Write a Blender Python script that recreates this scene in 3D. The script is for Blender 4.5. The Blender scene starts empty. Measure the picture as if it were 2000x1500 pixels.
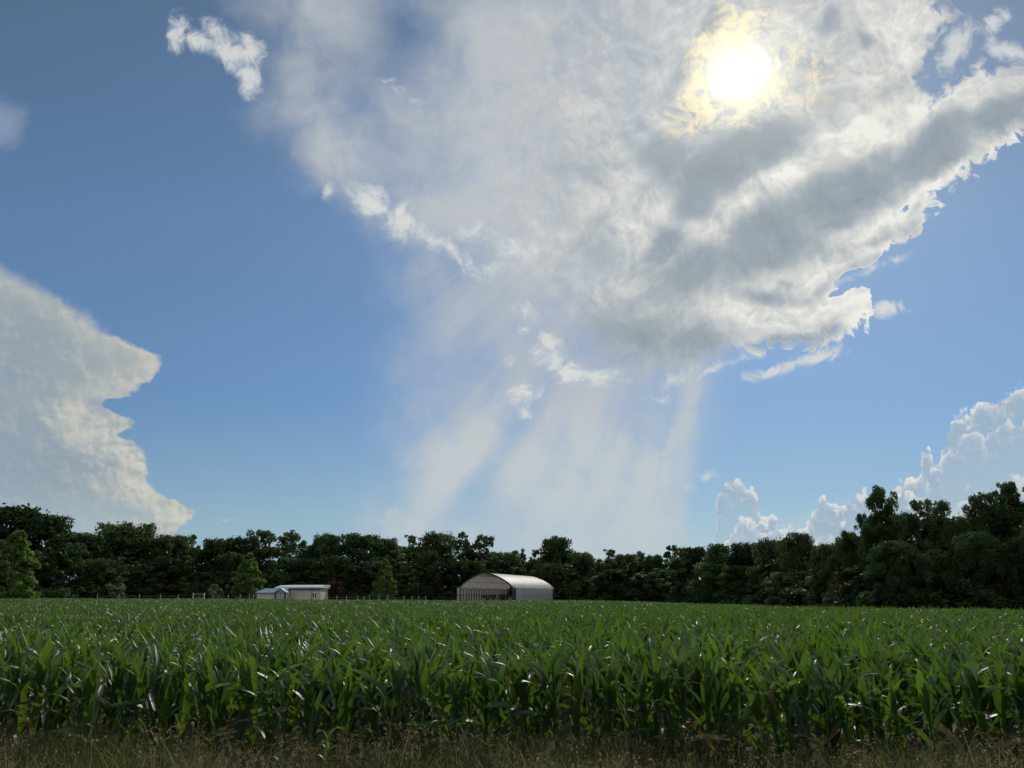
import bpy, math, random
import numpy as np

scene = bpy.context.scene
C = scene.collection
R = math.radians

# =========================================================================
# CAMERA, SKY, SUN, EXPOSURE
# =========================================================================
CAM_H = 1.50
PITCH = R(15.42)
cam_data = bpy.data.cameras.new('camera')
cam_data.sensor_width = 36.0
cam_data.sensor_fit = 'HORIZONTAL'
cam_data.lens = 36.0 * 1505.0 / 2000.0
cam_data.clip_start = 0.1
cam_data.clip_end = 20000
cam = bpy.data.objects.new('camera', cam_data)
cam.location = (0, 0, CAM_H)
cam.rotation_euler = (R(90) + PITCH, 0, 0)
C.objects.link(cam)
scene.camera = cam

SUN_AZ, SUN_EL = R(18.8), R(35.6)
sun_data = bpy.data.lights.new('sun', 'SUN')
sun_data.energy = 2.6
sun_data.angle = R(1.0)
sun_data.color = (1.0, 0.93, 0.82)
sun = bpy.data.objects.new('sun', sun_data)
sun.rotation_euler = (R(90) - SUN_EL, 0, R(180) - SUN_AZ)
sun.location = (60, 150, 120)
C.objects.link(sun)

scene.view_settings.view_transform = 'Standard'
scene.view_settings.look = 'None'
scene.view_settings.exposure = 0.0
scene.view_settings.gamma = 1.0
scene.view_settings.use_curve_mapping = False
scene.render.engine = 'CYCLES'
scene.cycles.use_adaptive_sampling = True
scene.cycles.adaptive_threshold = 0.02
scene.cycles.adaptive_min_samples = 16
scene.cycles.max_bounces = 5
scene.cycles.diffuse_bounces = 3
scene.cycles.glossy_bounces = 2
scene.cycles.transmission_bounces = 3
scene.cycles.transparent_max_bounces = 6
scene.cycles.caustics_reflective = False
scene.cycles.caustics_refractive = False

world = bpy.data.worlds.new("World")
world.use_nodes = True
try:
    world.cycles.sampling_method = 'NONE'        # a smooth sky needs no light sampling
except Exception:
    pass
NT = world.node_tree
NT.nodes.clear()


def nd(kind):
    return NT.nodes.new(kind)


def lk(a, sock):
    if isinstance(a, (int, float)):
        sock.default_value = a
    elif isinstance(a, (tuple, list)):
        v = tuple(a)
        try:
            sock.default_value = v
        except ValueError:
            sock.default_value = v + (1.0,)
    else:
        NT.links.new(a.s if isinstance(a, F) else a, sock)


class F:
    """A scalar in the sky's node tree."""
    def __init__(self, s): self.s = s
    def __add__(self, o): return fm('ADD', self, o)
    __radd__ = __add__
    def __sub__(self, o): return fm('SUBTRACT', self, o)
    def __rsub__(self, o): return fm('SUBTRACT', o, self)
    def __mul__(self, o): return fm('MULTIPLY', self, o)
    __rmul__ = __mul__
    def __truediv__(self, o): return fm('DIVIDE', self, o)
    def __neg__(self): return fm('MULTIPLY', self, -1.0)


def fm(op, a, b=None, c=None, clamp=False):
    n = nd('ShaderNodeMath'); n.operation = op; n.use_clamp = clamp
    lk(a, n.inputs[0])
    if b is not None: lk(b, n.inputs[1])
    if c is not None: lk(c, n.inputs[2])
    return F(n.outputs[0])


def clamp01(a): return fm('ADD', a, 0.0, clamp=True)


def ss(x, a, b):
    """smoothstep; a may lie above b"""
    n = nd('ShaderNodeMapRange'); n.interpolation_type = 'SMOOTHSTEP'; n.clamp = True
    flip = isinstance(a, (int, float)) and isinstance(b, (int, float)) and a > b
    lk(x, n.inputs[0])
    if flip: a, b = b, a
    lk(a, n.inputs[1]); lk(b, n.inputs[2])
    r = F(n.outputs[0])
    return 1.0 - r if flip else r


def vec(x, y, z=0.0):
    n = nd('ShaderNodeCombineXYZ')
    lk(x, n.inputs[0]); lk(y, n.inputs[1]); lk(z, n.inputs[2])
    return n.outputs[0]


def noise(v, scale, detail=6, rough=0.55, dist=0.0, lac=2.0, color=False):
    n = nd('ShaderNodeTexNoise'); n.noise_dimensions = '2D'
    lk(vec(*v), n.inputs['Vector'])
    n.inputs['Scale'].default_value = scale; n.inputs['Detail'].default_value = detail
    n.inputs['Roughness'].default_value = rough; n.inputs['Lacunarity'].default_value = lac
    n.inputs['Distortion'].default_value = dist
    return n.outputs['Color'] if color else F(n.outputs[0])


def puffy(v, scale, detail=3, rough=0.55):
    """cauliflower bumps: 1 at the middle of a bump"""
    n = nd('ShaderNodeTexVoronoi'); n.voronoi_dimensions = '2D'; n.feature = 'F1'; n.normalize = False
    lk(vec(*v), n.inputs['Vector'])
    n.inputs['Scale'].default_value = scale; n.inputs['Detail'].default_value = detail
    n.inputs['Roughness'].default_value = rough
    return 1.0 - F(n.outputs['Distance'])


def warp(p, sc, amp, detail=3):
    """shift the point (x, y) by a centred noise"""
    n1 = nd('ShaderNodeTexNoise'); n1.noise_dimensions = '2D'
    lk(vec(*p), n1.inputs['Vector'])
    n1.inputs['Scale'].default_value = sc; n1.inputs['Detail'].default_value = detail
    n1.inputs['Roughness'].default_value = 0.5
    s = nd('ShaderNodeSeparateColor'); lk(n1.outputs['Color'], s.inputs[0])
    return (fm('MULTIPLY_ADD', F(s.outputs[0]), amp, p[0] - amp / 2), fm('MULTIPLY_ADD', F(s.outputs[1]), amp, p[1] - amp / 2))


def move(p, dx, dy): return (p[0] + dx, p[1] + dy)


def sep(v):
    n = nd('ShaderNodeSeparateXYZ'); lk(v, n.inputs[0])
    return F(n.outputs[0]), F(n.outputs[1]), F(n.outputs[2])


def blob(p, cx, cy, rx, ry, deg=0.0):
    """cone that falls from 1 at its centre through 0 on an ellipse"""
    c, s = math.cos(R(deg)), math.sin(R(deg))
    u = fm('MULTIPLY_ADD', p[0], c / rx, fm('MULTIPLY_ADD', p[1], s / rx, -(cx * c + cy * s) / rx))
    v = fm('MULTIPLY_ADD', p[0], -s / ry, fm('MULTIPLY_ADD', p[1], c / ry, (cx * s - cy * c) / ry))
    return 1.0 - fm('SQRT', fm('MULTIPLY_ADD', u, u, v * v))


def blobs(p, rows, mode='MAXIMUM'):
    out = F(None)
    for i, r in enumerate(rows):
        b = blob(p, *r[:5])
        w = r[5] if len(r) > 5 else 1.0
        if mode == 'ADD':
            b = fm('MAXIMUM', b, 0.0)
            out = b * w if i == 0 else fm('MULTIPLY_ADD', b, w, out)
        else:
            if w != 1.0: b = b * w
            out = fm('MAXIMUM', b, 0.0 if i == 0 else out)
    return out


def after(p, c):
    """the same point, but computed only once the colour c is known (keeps the shader's working memory small)"""
    n = nd('ShaderNodeSeparateColor'); lk(c, n.inputs[0])
    return (fm('MULTIPLY_ADD', F(n.outputs[0]), 1e-9, p[0]), fm('MULTIPLY_ADD', F(n.outputs[0]), 1e-9, p[1]))


def curve(x, pts):
    """piecewise smooth function through (x, y) points"""
    xs = [p[0] for p in pts]; ys = [p[1] for p in pts]
    x0, x1, y0, y1 = min(xs), max(xs), min(ys), max(ys)
    n = nd('ShaderNodeFloatCurve')
    lk((x - x0) * (1.0 / (x1 - x0)), n.inputs['Value'])
    cv = n.mapping.curves[0]
    n.mapping.extend = 'HORIZONTAL'
    q = [((a - x0) / (x1 - x0), (b - y0) / (y1 - y0)) for a, b in pts]
    while len(cv.points) < len(q): cv.points.new(0.5, 0.5)
    for p, (a, b) in zip(cv.points, q):
        p.location = (a, b); p.handle_type = 'AUTO_CLAMPED'
    n.mapping.update()
    return F(n.outputs[0]) * (y1 - y0) + y0


def mix(f, a, b):
    n = nd('ShaderNodeMix'); n.data_type = 'RGBA'; n.clamp_factor = True
    lk(f, n.inputs[0]); lk(a, n.inputs[6]); lk(b, n.inputs[7])
    return n.outputs[2]


def ramp(f, stops):
    n = nd('ShaderNodeValToRGB'); lk(f, n.inputs[0])
    e = n.color_ramp.elements
    while len(e) < len(stops): e.new(0.5)
    for el, (p, c) in zip(e, stops):
        el.position = p; el.color = (*c, 1)
    return n.outputs[0]


def addc(a, b, f=1.0):
    n = nd('ShaderNodeMix'); n.data_type = 'RGBA'; n.blend_type = 'ADD'; n.clamp_factor = False
    lk(f, n.inputs[0]); lk(a, n.inputs[6]); lk(b, n.inputs[7])
    return n.outputs[2]


def mulc(a, b, f=1.0):
    n = nd('ShaderNodeMix'); n.data_type = 'RGBA'; n.blend_type = 'MULTIPLY'
    lk(f, n.inputs[0]); lk(a, n.inputs[6]); lk(b, n.inputs[7])
    return n.outputs[2]


def lin(r, g, b):
    f = lambda c: c / 12.92 if c <= 0.04045 else ((c + 0.055) / 1.055) ** 2.4
    return (f(r / 255), f(g / 255), f(b / 255))


# --- the clouds stand in a chart of the sky: the plane tangent to the sky sphere at heading north,
#     15.4 degrees up; X runs east (10 = due north), Y runs down (7.5 = 15.4 degrees up, 11.6 = horizon)
tc = nd('ShaderNodeTexCoord')
dx, dy, dz = sep(tc.outputs['Generated'])
fwd = dy * math.cos(PITCH) + dz * math.sin(PITCH)
upw = dz * math.cos(PITCH) - dy * math.sin(PITCH)
fsafe = fm('MAXIMUM', fwd, 0.12)
X = dx / fsafe * 15.05 + 10.0
Y = 7.5 - upw / fsafe * 15.05
front = ss(fwd, 0.2, 0.45)
P = (X, Y)

sky = nd('ShaderNodeTexSky'); sky.sky_type = 'NISHITA'
sky.sun_disc = False
sky.sun_elevation = SUN_EL; sky.sun_rotation = SUN_AZ
sky.altitude = 0; sky.air_density = 1.0; sky.dust_density = 0.25; sky.ozone_density = 2.5


def scale(c, k):
    n = nd('ShaderNodeMix'); n.data_type = 'RGBA'; n.blend_type = 'MULTIPLY'; n.clamp_factor = False
    n.inputs[0].default_value = 1.0
    lk(c, n.inputs[6])
    if isinstance(k, (int, float)): k = (k, k, k)
    lk(k, n.inputs[7])
    return n.outputs[2]


BG = 0.1
tint = ramp(fm('MULTIPLY', Y, 1 / 12.0), [(0.0, (0.68, 0.72, 0.68)), (0.35, (0.64, 0.73, 0.76)), (0.62, (0.50, 0.62, 0.71)), (0.80, (0.42, 0.53, 0.62)), (0.92, (0.40, 0.50, 0.62))])
clear = mulc(scale(sky.outputs[0], BG), tint)
plain = clear

SX, SY = 14.42, 1.45
X0, Y0 = X, Y
# noises every layer shares
Pw = warp((X, Y), 0.55, 0.9, 3)                  # big lazy warp
Pw2 = warp(Pw, 2.2, 0.24, 3)                     # plus small curls
nA = noise(Pw, 0.75, 5.5, 0.58)                  # general cloud noise
nAs = noise(move(Pw, 0.08, -0.14), 0.75, 5.5, 0.58)
relief = (nA - nAs) * 3.0                        # lit side towards the sun
nF = noise(Pw2, 2.6, 3.7, 0.62)                  # fine detail
c30, s30 = math.cos(R(30)), math.sin(R(30))
nS = noise(((Pw2[0] * c30 - Pw2[1] * s30) * 0.55, (Pw2[0] * s30 + Pw2[1] * c30) * 1.5), 0.9, 5, 0.6)   # streaks that rise to the right
Pf = warp(Pw2, 6.0, 0.10, 2)
nG = noise(Pf, 5.0, 3.5, 0.65)                      # grain of ragged edges


def base(c):
    """take the chart point up again after layer c"""
    global P, X, Y
    P = after((X0, Y0), c); X, Y = P


base(clear)
sxd = X - SX; syd = Y - SY
rs = fm('SQRT', sxd * sxd + syd * syd)           # distance from the sun
th = fm('ARCTAN2', sxd, syd)                     # 0 straight down
ray = noise((th * 5.0 + 3.0, rs * 0.09), 1.3, 4.5, 0.62)   # shafts that fan out from the sun

fine_ray = noise((th * 17.0 + 1.0, rs * 0.16), 1.2, 4, 0.6)
# --- thin veil and rain shafts
veil_left = curve(Y, [(-1, 4.0), (0, 4.3), (1, 4.7), (2, 4.8), (3, 5.2), (4, 6.2), (5, 7.0), (6, 7.4), (7, 7.5), (8, 7.4), (9, 7.2), (10, 6.9), (11, 6.6), (12, 6.5)])
veil_right = curve(Y, [(-1, 22), (1, 21), (2.5, 19), (4, 17), (5, 16), (6, 15.2), (7, 14.6), (7.6, 14.2), (8.2, 14.05), (9, 13.85), (10, 13.75), (11, 13.9), (12, 14.2)])
vd = (X - veil_left) + (nA - 0.5) * 1.6
va = ss(vd, -0.3, 1.9) * ss(veil_right - X + (ray - 0.5) * 0.5 + (nA - 0.5) * 1.0, -0.3, 1.1)
va_gap = blobs(P, [(18.8, 0.8, 2.2, 1.3, -45, 2.2), (20.0, 0.6, 1.6, 1.4, 0, 2.0), (8.0, 0.6, 1.7, 1.2, 70, 0.85), (7.4, 2.5, 1.7, 1.5, 20, 0.45), (9.2, 6.9, 2.4, 1.2, -50, 0.35), (7.3, 6.9, 1.6, 2.2, 0, 0.45),
                   (9.55, 8.9, 1.9, 0.42, -58, 0.4), (10.2, 8.4, 2.3, .35, -54, 0.3), (9.5, 10.0, 1.0, 0.8, 0, 0.35), (6.9, 1.2, 1.4, 1.6, 40, 0.3), (13.3, 7.9, .8, .5, 0, .4)], 'ADD')
va_add = blobs(P, [(8.9, 8.9, 1.7, 0.7, -57, 0.6), (9.3, 9.2, 2.6, 2.2, 0, 0.5), (11.6, 9.4, 1.9, 2.1, 0, 0.6), (13.4, 8.6, 2.1, 0.42, -79, 1.4), (12.9, 9.3, 2.2, .9, -80, 0.55), (11.2, 9.0, 2.0, .35, -72, .5), (12.1, 8.8, 1.8, .3, -78, .35),
                   (12.2, 10.6, 3.4, 1.3, 0, 0.5), (9.6, 3.4, 4.0, 2.2, 20, 0.8), (6.3, 2.8, 2.4, 1.1, 62, 0.6), (10.8, 1.6, 2.6, 3.0, 0, 0.8),
                   (6.1, 0.1, 0.9, 1.5, 20, 0.6), (9.4, 0.7, 0.9, 0.9, 0, .4), (11.0, 5.0, 3.0, 1.6, 30, .6)], 'ADD')
v_amt = 0.66 + (nA - 0.5) * 0.9 + (ray - 0.5) * 0.9 * ss(Y, 1.5, 5.5) + (fine_ray - 0.5) * 0.58 * ss(Y, 6.3, 8.6) - va_gap * 0.60 + va_add * 0.42
v_alpha = clamp01(va * clamp01(v_amt) * 0.96)
v_col = mix(ss(Y, 7.0, 9.5), lin(182, 188, 195), lin(194, 201, 204))
v_col = mix(clamp01(va_add * 0.5), v_col, lin(200, 204, 205))
v_col = mix(clamp01(va_gap * 0.45 + (0.5 - nA) * 1.3), v_col, lin(152, 170, 196))
low_veil = ss(X - 6.6 + (nA - 0.5) * 1.5 + (Y - 8.0) * 0.15, 0.0, 2.4) * ss(X, 12.5, 10.5) * ss(Y, 4.2, 6.2)
col = mix(low_veil * (0.36 + (ray - 0.5) * 0.8), clear, lin(174, 186, 203))
col = mix(v_alpha, col, v_col)

# --- low whitening towards the horizon
base(col)
hz = ss(Y, 7.6, 11.4)
col = mix(hz * 0.38, col, lin(170, 194, 208))

# --- far cumulus along the east horizon, with a milky sheet below it
sheet = ss(Y - curve(X, [(8, 11.2), (12, 11.0), (13.9, 10.35), (15.4, 9.95), (17, 9.45), (18.5, 9.0), (20, 8.8), (24, 8.5)]) + (nS - 0.5) * 0.7, -0.1, 0.9)
col = mix(sheet * 0.42 * ss(X, 12.5, 14.5), col, lin(193, 201, 203))
cum_top = [(13.6, 11.0), (13.95, 10.35), (14.02, 9.6), (14.12, 9.32), (14.28, 9.2), (14.5, 9.24), (14.68, 9.42), (14.8, 9.62), (14.86, 9.95), (15.1, 9.88), (15.2, 10.12), (15.55, 10.2), (15.82, 10.05),
           (15.95, 9.72), (16.1, 9.6), (16.28, 9.78), (16.5, 9.72), (16.62, 9.48), (16.9, 9.5), (17.05, 9.66), (17.6, 9.36), (17.92, 9.15), (17.98, 8.8), (18.08, 8.7), (18.2, 8.8), (18.24, 9.05), (18.42, 8.9), (18.42, 8.5),
           (18.55, 8.2), (18.75, 7.98), (19.0, 7.92), (19.12, 7.72), (19.5, 7.58), (19.9, 7.42), (20.4, 7.3), (22, 7.6), (24, 8.4)]
base(col)
pt = warp(warp(P, 1.9, 0.20, 2), 6.0, 0.08, 2)
pf = puffy(pt, 2.6, 2, 0.5)
crel = (pf - puffy(move(pt, 0.05, -0.07), 2.6, 2, 0.5)) * 2.0
pn = noise(pt, 4.0, 3, 0.6)
cloudy_east = ss(X, 13.5, 14.1)
Pe = pt


def cumulus(below, top_pts, depth, rim, body, body2, amp=0.34, strength=1.0):
    xc, yc = after(Pe, below)
    d = yc - curve(xc, top_pts) + (pf - 0.62) * amp + (pn - 0.5) * 0.16
    a = ss(d, -0.02, 0.10)
    edge = (1.0 - ss(d, 0.02, rim)) * ss(pn + pf * 0.35, 0.42, 0.72)
    deep = ss(d, 0.15, depth)
    c = mix(deep, body, body2)
    c = mix(clamp01(crel * 0.55 + (pn - 0.45) * 1.2) * (1.0 - deep * 0.8), c, lin(216, 219, 216))
    c = mix(edge * 0.9, c, lin(236, 237, 230))
    return mix(clamp01(a * (1.0 - deep * 0.6) * strength * cloudy_east), below, c)


col = cumulus(col, cum_top, 0.9, 0.26, lin(160, 180, 198), lin(158, 181, 200))
cum_mid = [(13.8, 11.4), (14.2, 10.45), (14.35, 10.1), (14.6, 10.0), (14.9, 10.15), (15.15, 10.05), (15.35, 10.35), (15.7, 10.4), (16.0, 10.3), (16.25, 10.05), (16.5, 10.0), (16.8, 10.1), (17.2, 9.9), (17.6, 9.62),
           (18.0, 9.42), (18.15, 9.0), (18.35, 8.85), (18.6, 8.5), (18.95, 8.32), (19.3, 8.3), (19.6, 8.12), (20.0, 8.0), (20.6, 7.9), (24, 8.8)]
col = cumulus(col, cum_mid, 0.7, 0.28, lin(163, 182, 198), lin(168, 187, 201), 0.42, 0.75)
cum_low = [(14.0, 11.6), (15.0, 10.7), (15.5, 10.35), (15.8, 10.4), (16.3, 10.5), (17.0, 10.3), (17.4, 10.05), (17.9, 10.0), (18.4, 9.8), (18.9, 9.55), (19.3, 9.5), (19.7, 9.2), (20.2, 9.1), (24, 9.5)]
col = cumulus(col, cum_low, 0.6, 0.25, lin(190, 199, 203), lin(188, 199, 204), 0.4, 0.6)

# --- bank of cloud in the west
bank_edge = [(4.6, -1.8), (5.0, -0.3), (5.2, 0.35), (5.6, 1.0), (6.0, 1.8), (6.4, 2.15), (6.7, 2.7), (6.85, 3.0), (7.02, 3.2), (7.2, 3.15), (7.38, 3.02), (7.55, 2.65), (7.7, 2.5), (7.88, 2.1), (8.05, 2.3), (8.2, 2.58), (8.38, 2.6),
             (8.5, 2.35), (8.62, 2.5), (8.75, 2.72), (8.9, 2.82), (9.15, 2.9), (9.45, 2.98), (9.6, 3.15), (9.75, 3.45), (9.88, 3.68), (10.0, 3.8), (10.12, 3.76), (10.3, 3.5), (10.8, 3.3), (11.6, 3.2)]
base(col)
Pb = warp(warp(P, 1.3, 0.26, 2), 5.0, 0.10, 2)
xb, yb = Pb
bd = curve(yb, bank_edge) - xb + (nF - 0.5) * 0.34 + (nG - 0.5) * 0.12
soft = ss(Y, 7.4, 5.4) * 0.85 + 0.13
ba = ss(bd, 0.0, soft)
inner = ss(bd, 0.1, 1.6)
bcol = mix(inner, lin(190, 191, 185), lin(152, 165, 172))
bcol = mix(clamp01((nS - 0.42) * 1.8) * ss(Y, 8.3, 6.5) * 0.5, bcol, lin(186, 188, 183))
bcol = mix(clamp01((0.52 - nA) * 3.2) * 0.75, bcol, lin(142, 158, 172))
billow = blobs(P, [(1.35, 8.25, 0.6, 0.55, 40), (1.7, 8.5, 0.95, 0.5, 12), (2.2, 8.75, 0.85, 0.5, 30), (2.65, 9.0, 0.6, 0.6, 60), (2.7, 9.5, 0.55, 0.65, 40), (3.3, 9.9, 0.85, 0.45, 40)])
pb = noise(Pb, 2.0, 4.5, 0.55)
pbs = noise(move(Pb, 0.09, -0.07), 2.0, 4.5, 0.55)
bb = ss(billow + (pb - 0.5) * 1.0, 0.2, 0.75)
bcol = mix(bb * 0.6, bcol, lin(203, 202, 190))
edge_near = 0.45 + ss(bd, 2.0, 0.2) * 0.55
bcol = mix(clamp01((pb - pbs) * 3.5) * edge_near * 0.6, bcol, lin(214, 211, 199))
bcol = mix(clamp01((pbs - pb) * 3.5) * edge_near * 0.5, bcol, lin(150, 165, 175))
bcol = mix(clamp01(crel * 1.4) * edge_near * ss(Y, 6.9, 8.4) * 0.36, bcol, lin(214, 213, 204))
bcol = mix(clamp01(crel * -1.4) * edge_near * ss(Y, 6.9, 8.4) * 0.42, bcol, lin(140, 156, 168))
bcol = mix(ss(Y, 9.0, 10.6) * inner * 0.75, bcol, lin(168, 186, 194))
bdark = blobs(P, [(0.4, 9.0, 2.4, 1.3, 10), (0.5, 7.6, 1.5, 0.9, 20, 0.5), (2.0, 7.95, .7, .25, 20, 0.7)])
bcol = mix(ss(bdark, 0.1, 0.8) * 0.5, bcol, lin(140, 160, 176))
col = mix(ba * (1.0 - ss(bd, 1.2, 3.6) * 0.2), col, bcol)
wisp = ss(blob(P, -0.1, 2.45, 0.75, 0.9, 70) + (nF - 0.5) * 0.5, 0.1, 0.8)
col = mix(wisp * 0.6, col, lin(150, 165, 190))

# --- the great ragged cloud overhead
main_low = [(5.0, 3.2), (6.4, 3.6), (7.0, 3.95), (7.6, 4.45), (8.2, 4.75), (8.8, 5.0), (9.4, 5.4), (9.9, 5.65), (10.2, 6.1), (10.5, 6.6), (10.8, 7.1), (11.3, 7.45), (11.9, 7.6), (12.6, 7.65), (13.1, 7.65), (13.5, 7.4), (13.9, 7.15), (14.5, 6.95), (15.2, 6.9),
            (15.8, 6.8), (16.3, 6.65), (16.8, 6.5), (17.05, 6.25), (17.15, 5.6), (17.3, 5.0), (17.6, 4.9), (17.95, 4.6), (18.1, 4.2), (18.5, 3.8), (18.9, 3.4), (19.3, 3.12), (19.7, 2.85), (20.2, 2.55), (22, 1.5), (25, 0.2)]
base(col)
xm, ym = warp(warp(P, 1.1, 0.35, 2), 4.5, 0.14, 2)
Pk0 = (fm('MULTIPLY_ADD', Pw2[0], 0.5, P[0] * 0.5), fm('MULTIPLY_ADD', Pw2[1], 0.5, P[1] * 0.5))
holes = blobs(Pk0, [(16.7, 5.42, 0.75, 0.32, -25, 1.5), (16.35, 5.82, 0.7, 0.16, -8, 0.45), (17.5, 5.4, 0.8, 0.6, -40, 1.6), (16.95, 4.68, 0.35, 0.14, -10, 0.7), 
                  (17.75, 4.0, 0.35, 0.18, -30, 0.5), (16.55, 5.05, .3, .15, -20, .3)], 'ADD')
md = curve(xm, main_low) - ym + (nF - 0.5) * 0.95 + (nA - 0.5) * 0.5 + (nG - 0.5) * 0.75 - holes * 1.6
msoft = ss(X, 15.0, 10.0) * 2.2 + 0.22
bluegap = 1.0 - ss(blobs(P, [(18.7, 0.95, 1.5, 0.7, -50), (19.6, 0.75, 1.1, 0.9, 0), (19.4, 0.0, 1.5, .55, 0), (20.4, .6, 1.0, 1.2, 0)]) + (nF - 0.5) * 0.9 + (nG - 0.5) * 0.4, 0.12, 0.42)
ma = bluegap * ss(md, 0.0, msoft) * ss(X + (nA - 0.5) * 4.0 + (Y - 4.0) * 0.25, 8.0, 13.8)
Pk = (fm('MULTIPLY_ADD', Pw2[0], 0.6, P[0] * 0.4), fm('MULTIPLY_ADD', Pw2[1], 0.6, P[1] * 0.4))
shade = blobs(Pk, [(13.05, 3.05, 0.95, 0.75, 0, 1.1), (14.85, 2.85, 1.3, 0.8, -22, 1.2), (14.1, 3.25, 1.4, 0.75, -25, 1.2), (13.6, 3.85, 0.95, 0.5, -40, 1.0), (12.95, 4.75, 1.0, 0.5, -55, 0.85),
                   (13.5, 5.3, 1.5, 0.85, -28, 0.85), (15.0, 4.72, 1.8, 0.95, -28, 1.0), (16.55, 3.8, 1.8, 0.85, -30, 1.05), (18.2, 2.95, 1.5, 0.72, -30, 1.05), (19.7, 2.2, 1.3, 0.5, -28, 1.0), (16.4, 4.35, 1.2, 0.4, -15, 0.8),
                   (12.1, 6.6, 2.3, 1.3, 0, 0.75), (13.6, 6.7, 1.6, 0.8, 0, 0.75), (14.9, 5.75, 1.0, 0.30, 5, 0.75), (15.4, 6.66, 1.4, 0.24, -5, 0.85), (11.6, 5.1, 1.0, .7, -30, 0.35),
                   (13.95, 0.6, 0.35, 0.7, 25, 0.95), (13.4, 1.35, 1.0, 0.35, -52, 0.7), (16.15, 0.45, 0.35, 0.5, 20, 0.85), (16.85, 0.8, 0.35, 0.3, 30, 0.8), (16.3, 1.9, 0.8, 0.45, -30, 0.45), (17.2, 1.9, 0.9, 0.4, -40, 0.4), (12.6, 0.6, 1.2, 0.8, 0, .3)])
S_ = ss(shade + ((nF - 0.5) * 0.55 + (nG - 0.5) * 0.25) * ss(shade, 0.0, 0.25), 0.08, 0.72)
lively = 1.0 - S_ * 0.55
lum0 = 0.60 + ((nS - 0.5) * 0.50 + relief * 0.40 + (nF - 0.5) * 0.38 + (nG - 0.5) * 0.36) * lively - S_ * 0.42 - fm('MAXIMUM', blob(Pk, 14.75, 2.95, 1.6, 0.75, -22), 0.0) * 0.26
lum0 = lum0 + (1.0 - ss(md, 0.05, 0.55)) * 0.32 * ss(X, 13.0, 16.5)
Pk2 = after(Pk, col)
light = blobs(Pk2, [(13.75, 4.55, 0.7, 0.42, -20, 1.0), (14.45, 4.05, 1.2, 0.32, -28, 1.0), (15.5, 3.42, 1.4, 0.36, -38, 1.0), (16.6, 2.65, 1.7, 0.6, -25, 0.95), (18.0, 2.25, 1.3, 0.42, -22, 0.95), (18.9, 1.75, 1.6, 0.5, -25, 0.8),
                    (17.2, 4.35, 1.0, 0.38, -20, 1.0), (18.3, 3.55, 1.1, 0.24, -37, 1.0), (17.1, 4.9, 0.8, 0.2, -10, 0.9), (15.2, 5.35, 1.0, 0.32, -20, 0.85), (15.9, 5.4, 0.8, 0.45, -30, 1.0), (14.4, 6.1, 1.1, 0.5, 0, 0.9), (16.2, 6.05, 1.5, 0.45, -10, 1.05), (16.75, 6.3, 0.6, 0.5, 0, 1.0), (15.2, 6.35, 0.7, 0.2, 0, .8),
                    (12.3, 3.5, 1.7, 0.4, -38, 0.6), (12.2, 4.6, 0.6, 0.6, -50, 0.65), (12.9, 4.1, 0.5, 0.5, 0, 0.55), (17.6, 0.8, 1.0, 1.2, 20, 0.5), (15.3, 0.5, 1.2, 0.8, 0, 0.55), (11.0, 5.3, 1.4, 0.5, 15, 0.4), (9.8, 4.9, 1.0, 0.4, 30, 0.4)])
lum = lum0 + (light - 0.22) * 0.44 * (1.0 - S_ * 0.45) + fm('MAXIMUM', blob(P, 16.9, 1.5, 3.0, 2.2, -20), 0.0) * 0.16
mcol = ramp(clamp01(lum), [(0.0, lin(142, 153, 162)), (0.25, lin(160, 170, 177)), (0.5, lin(188, 193, 195)), (0.72, lin(214, 215, 210)), (0.95, lin(240, 239, 232))])
col = mix(ma * 0.97, col, mcol)

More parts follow.
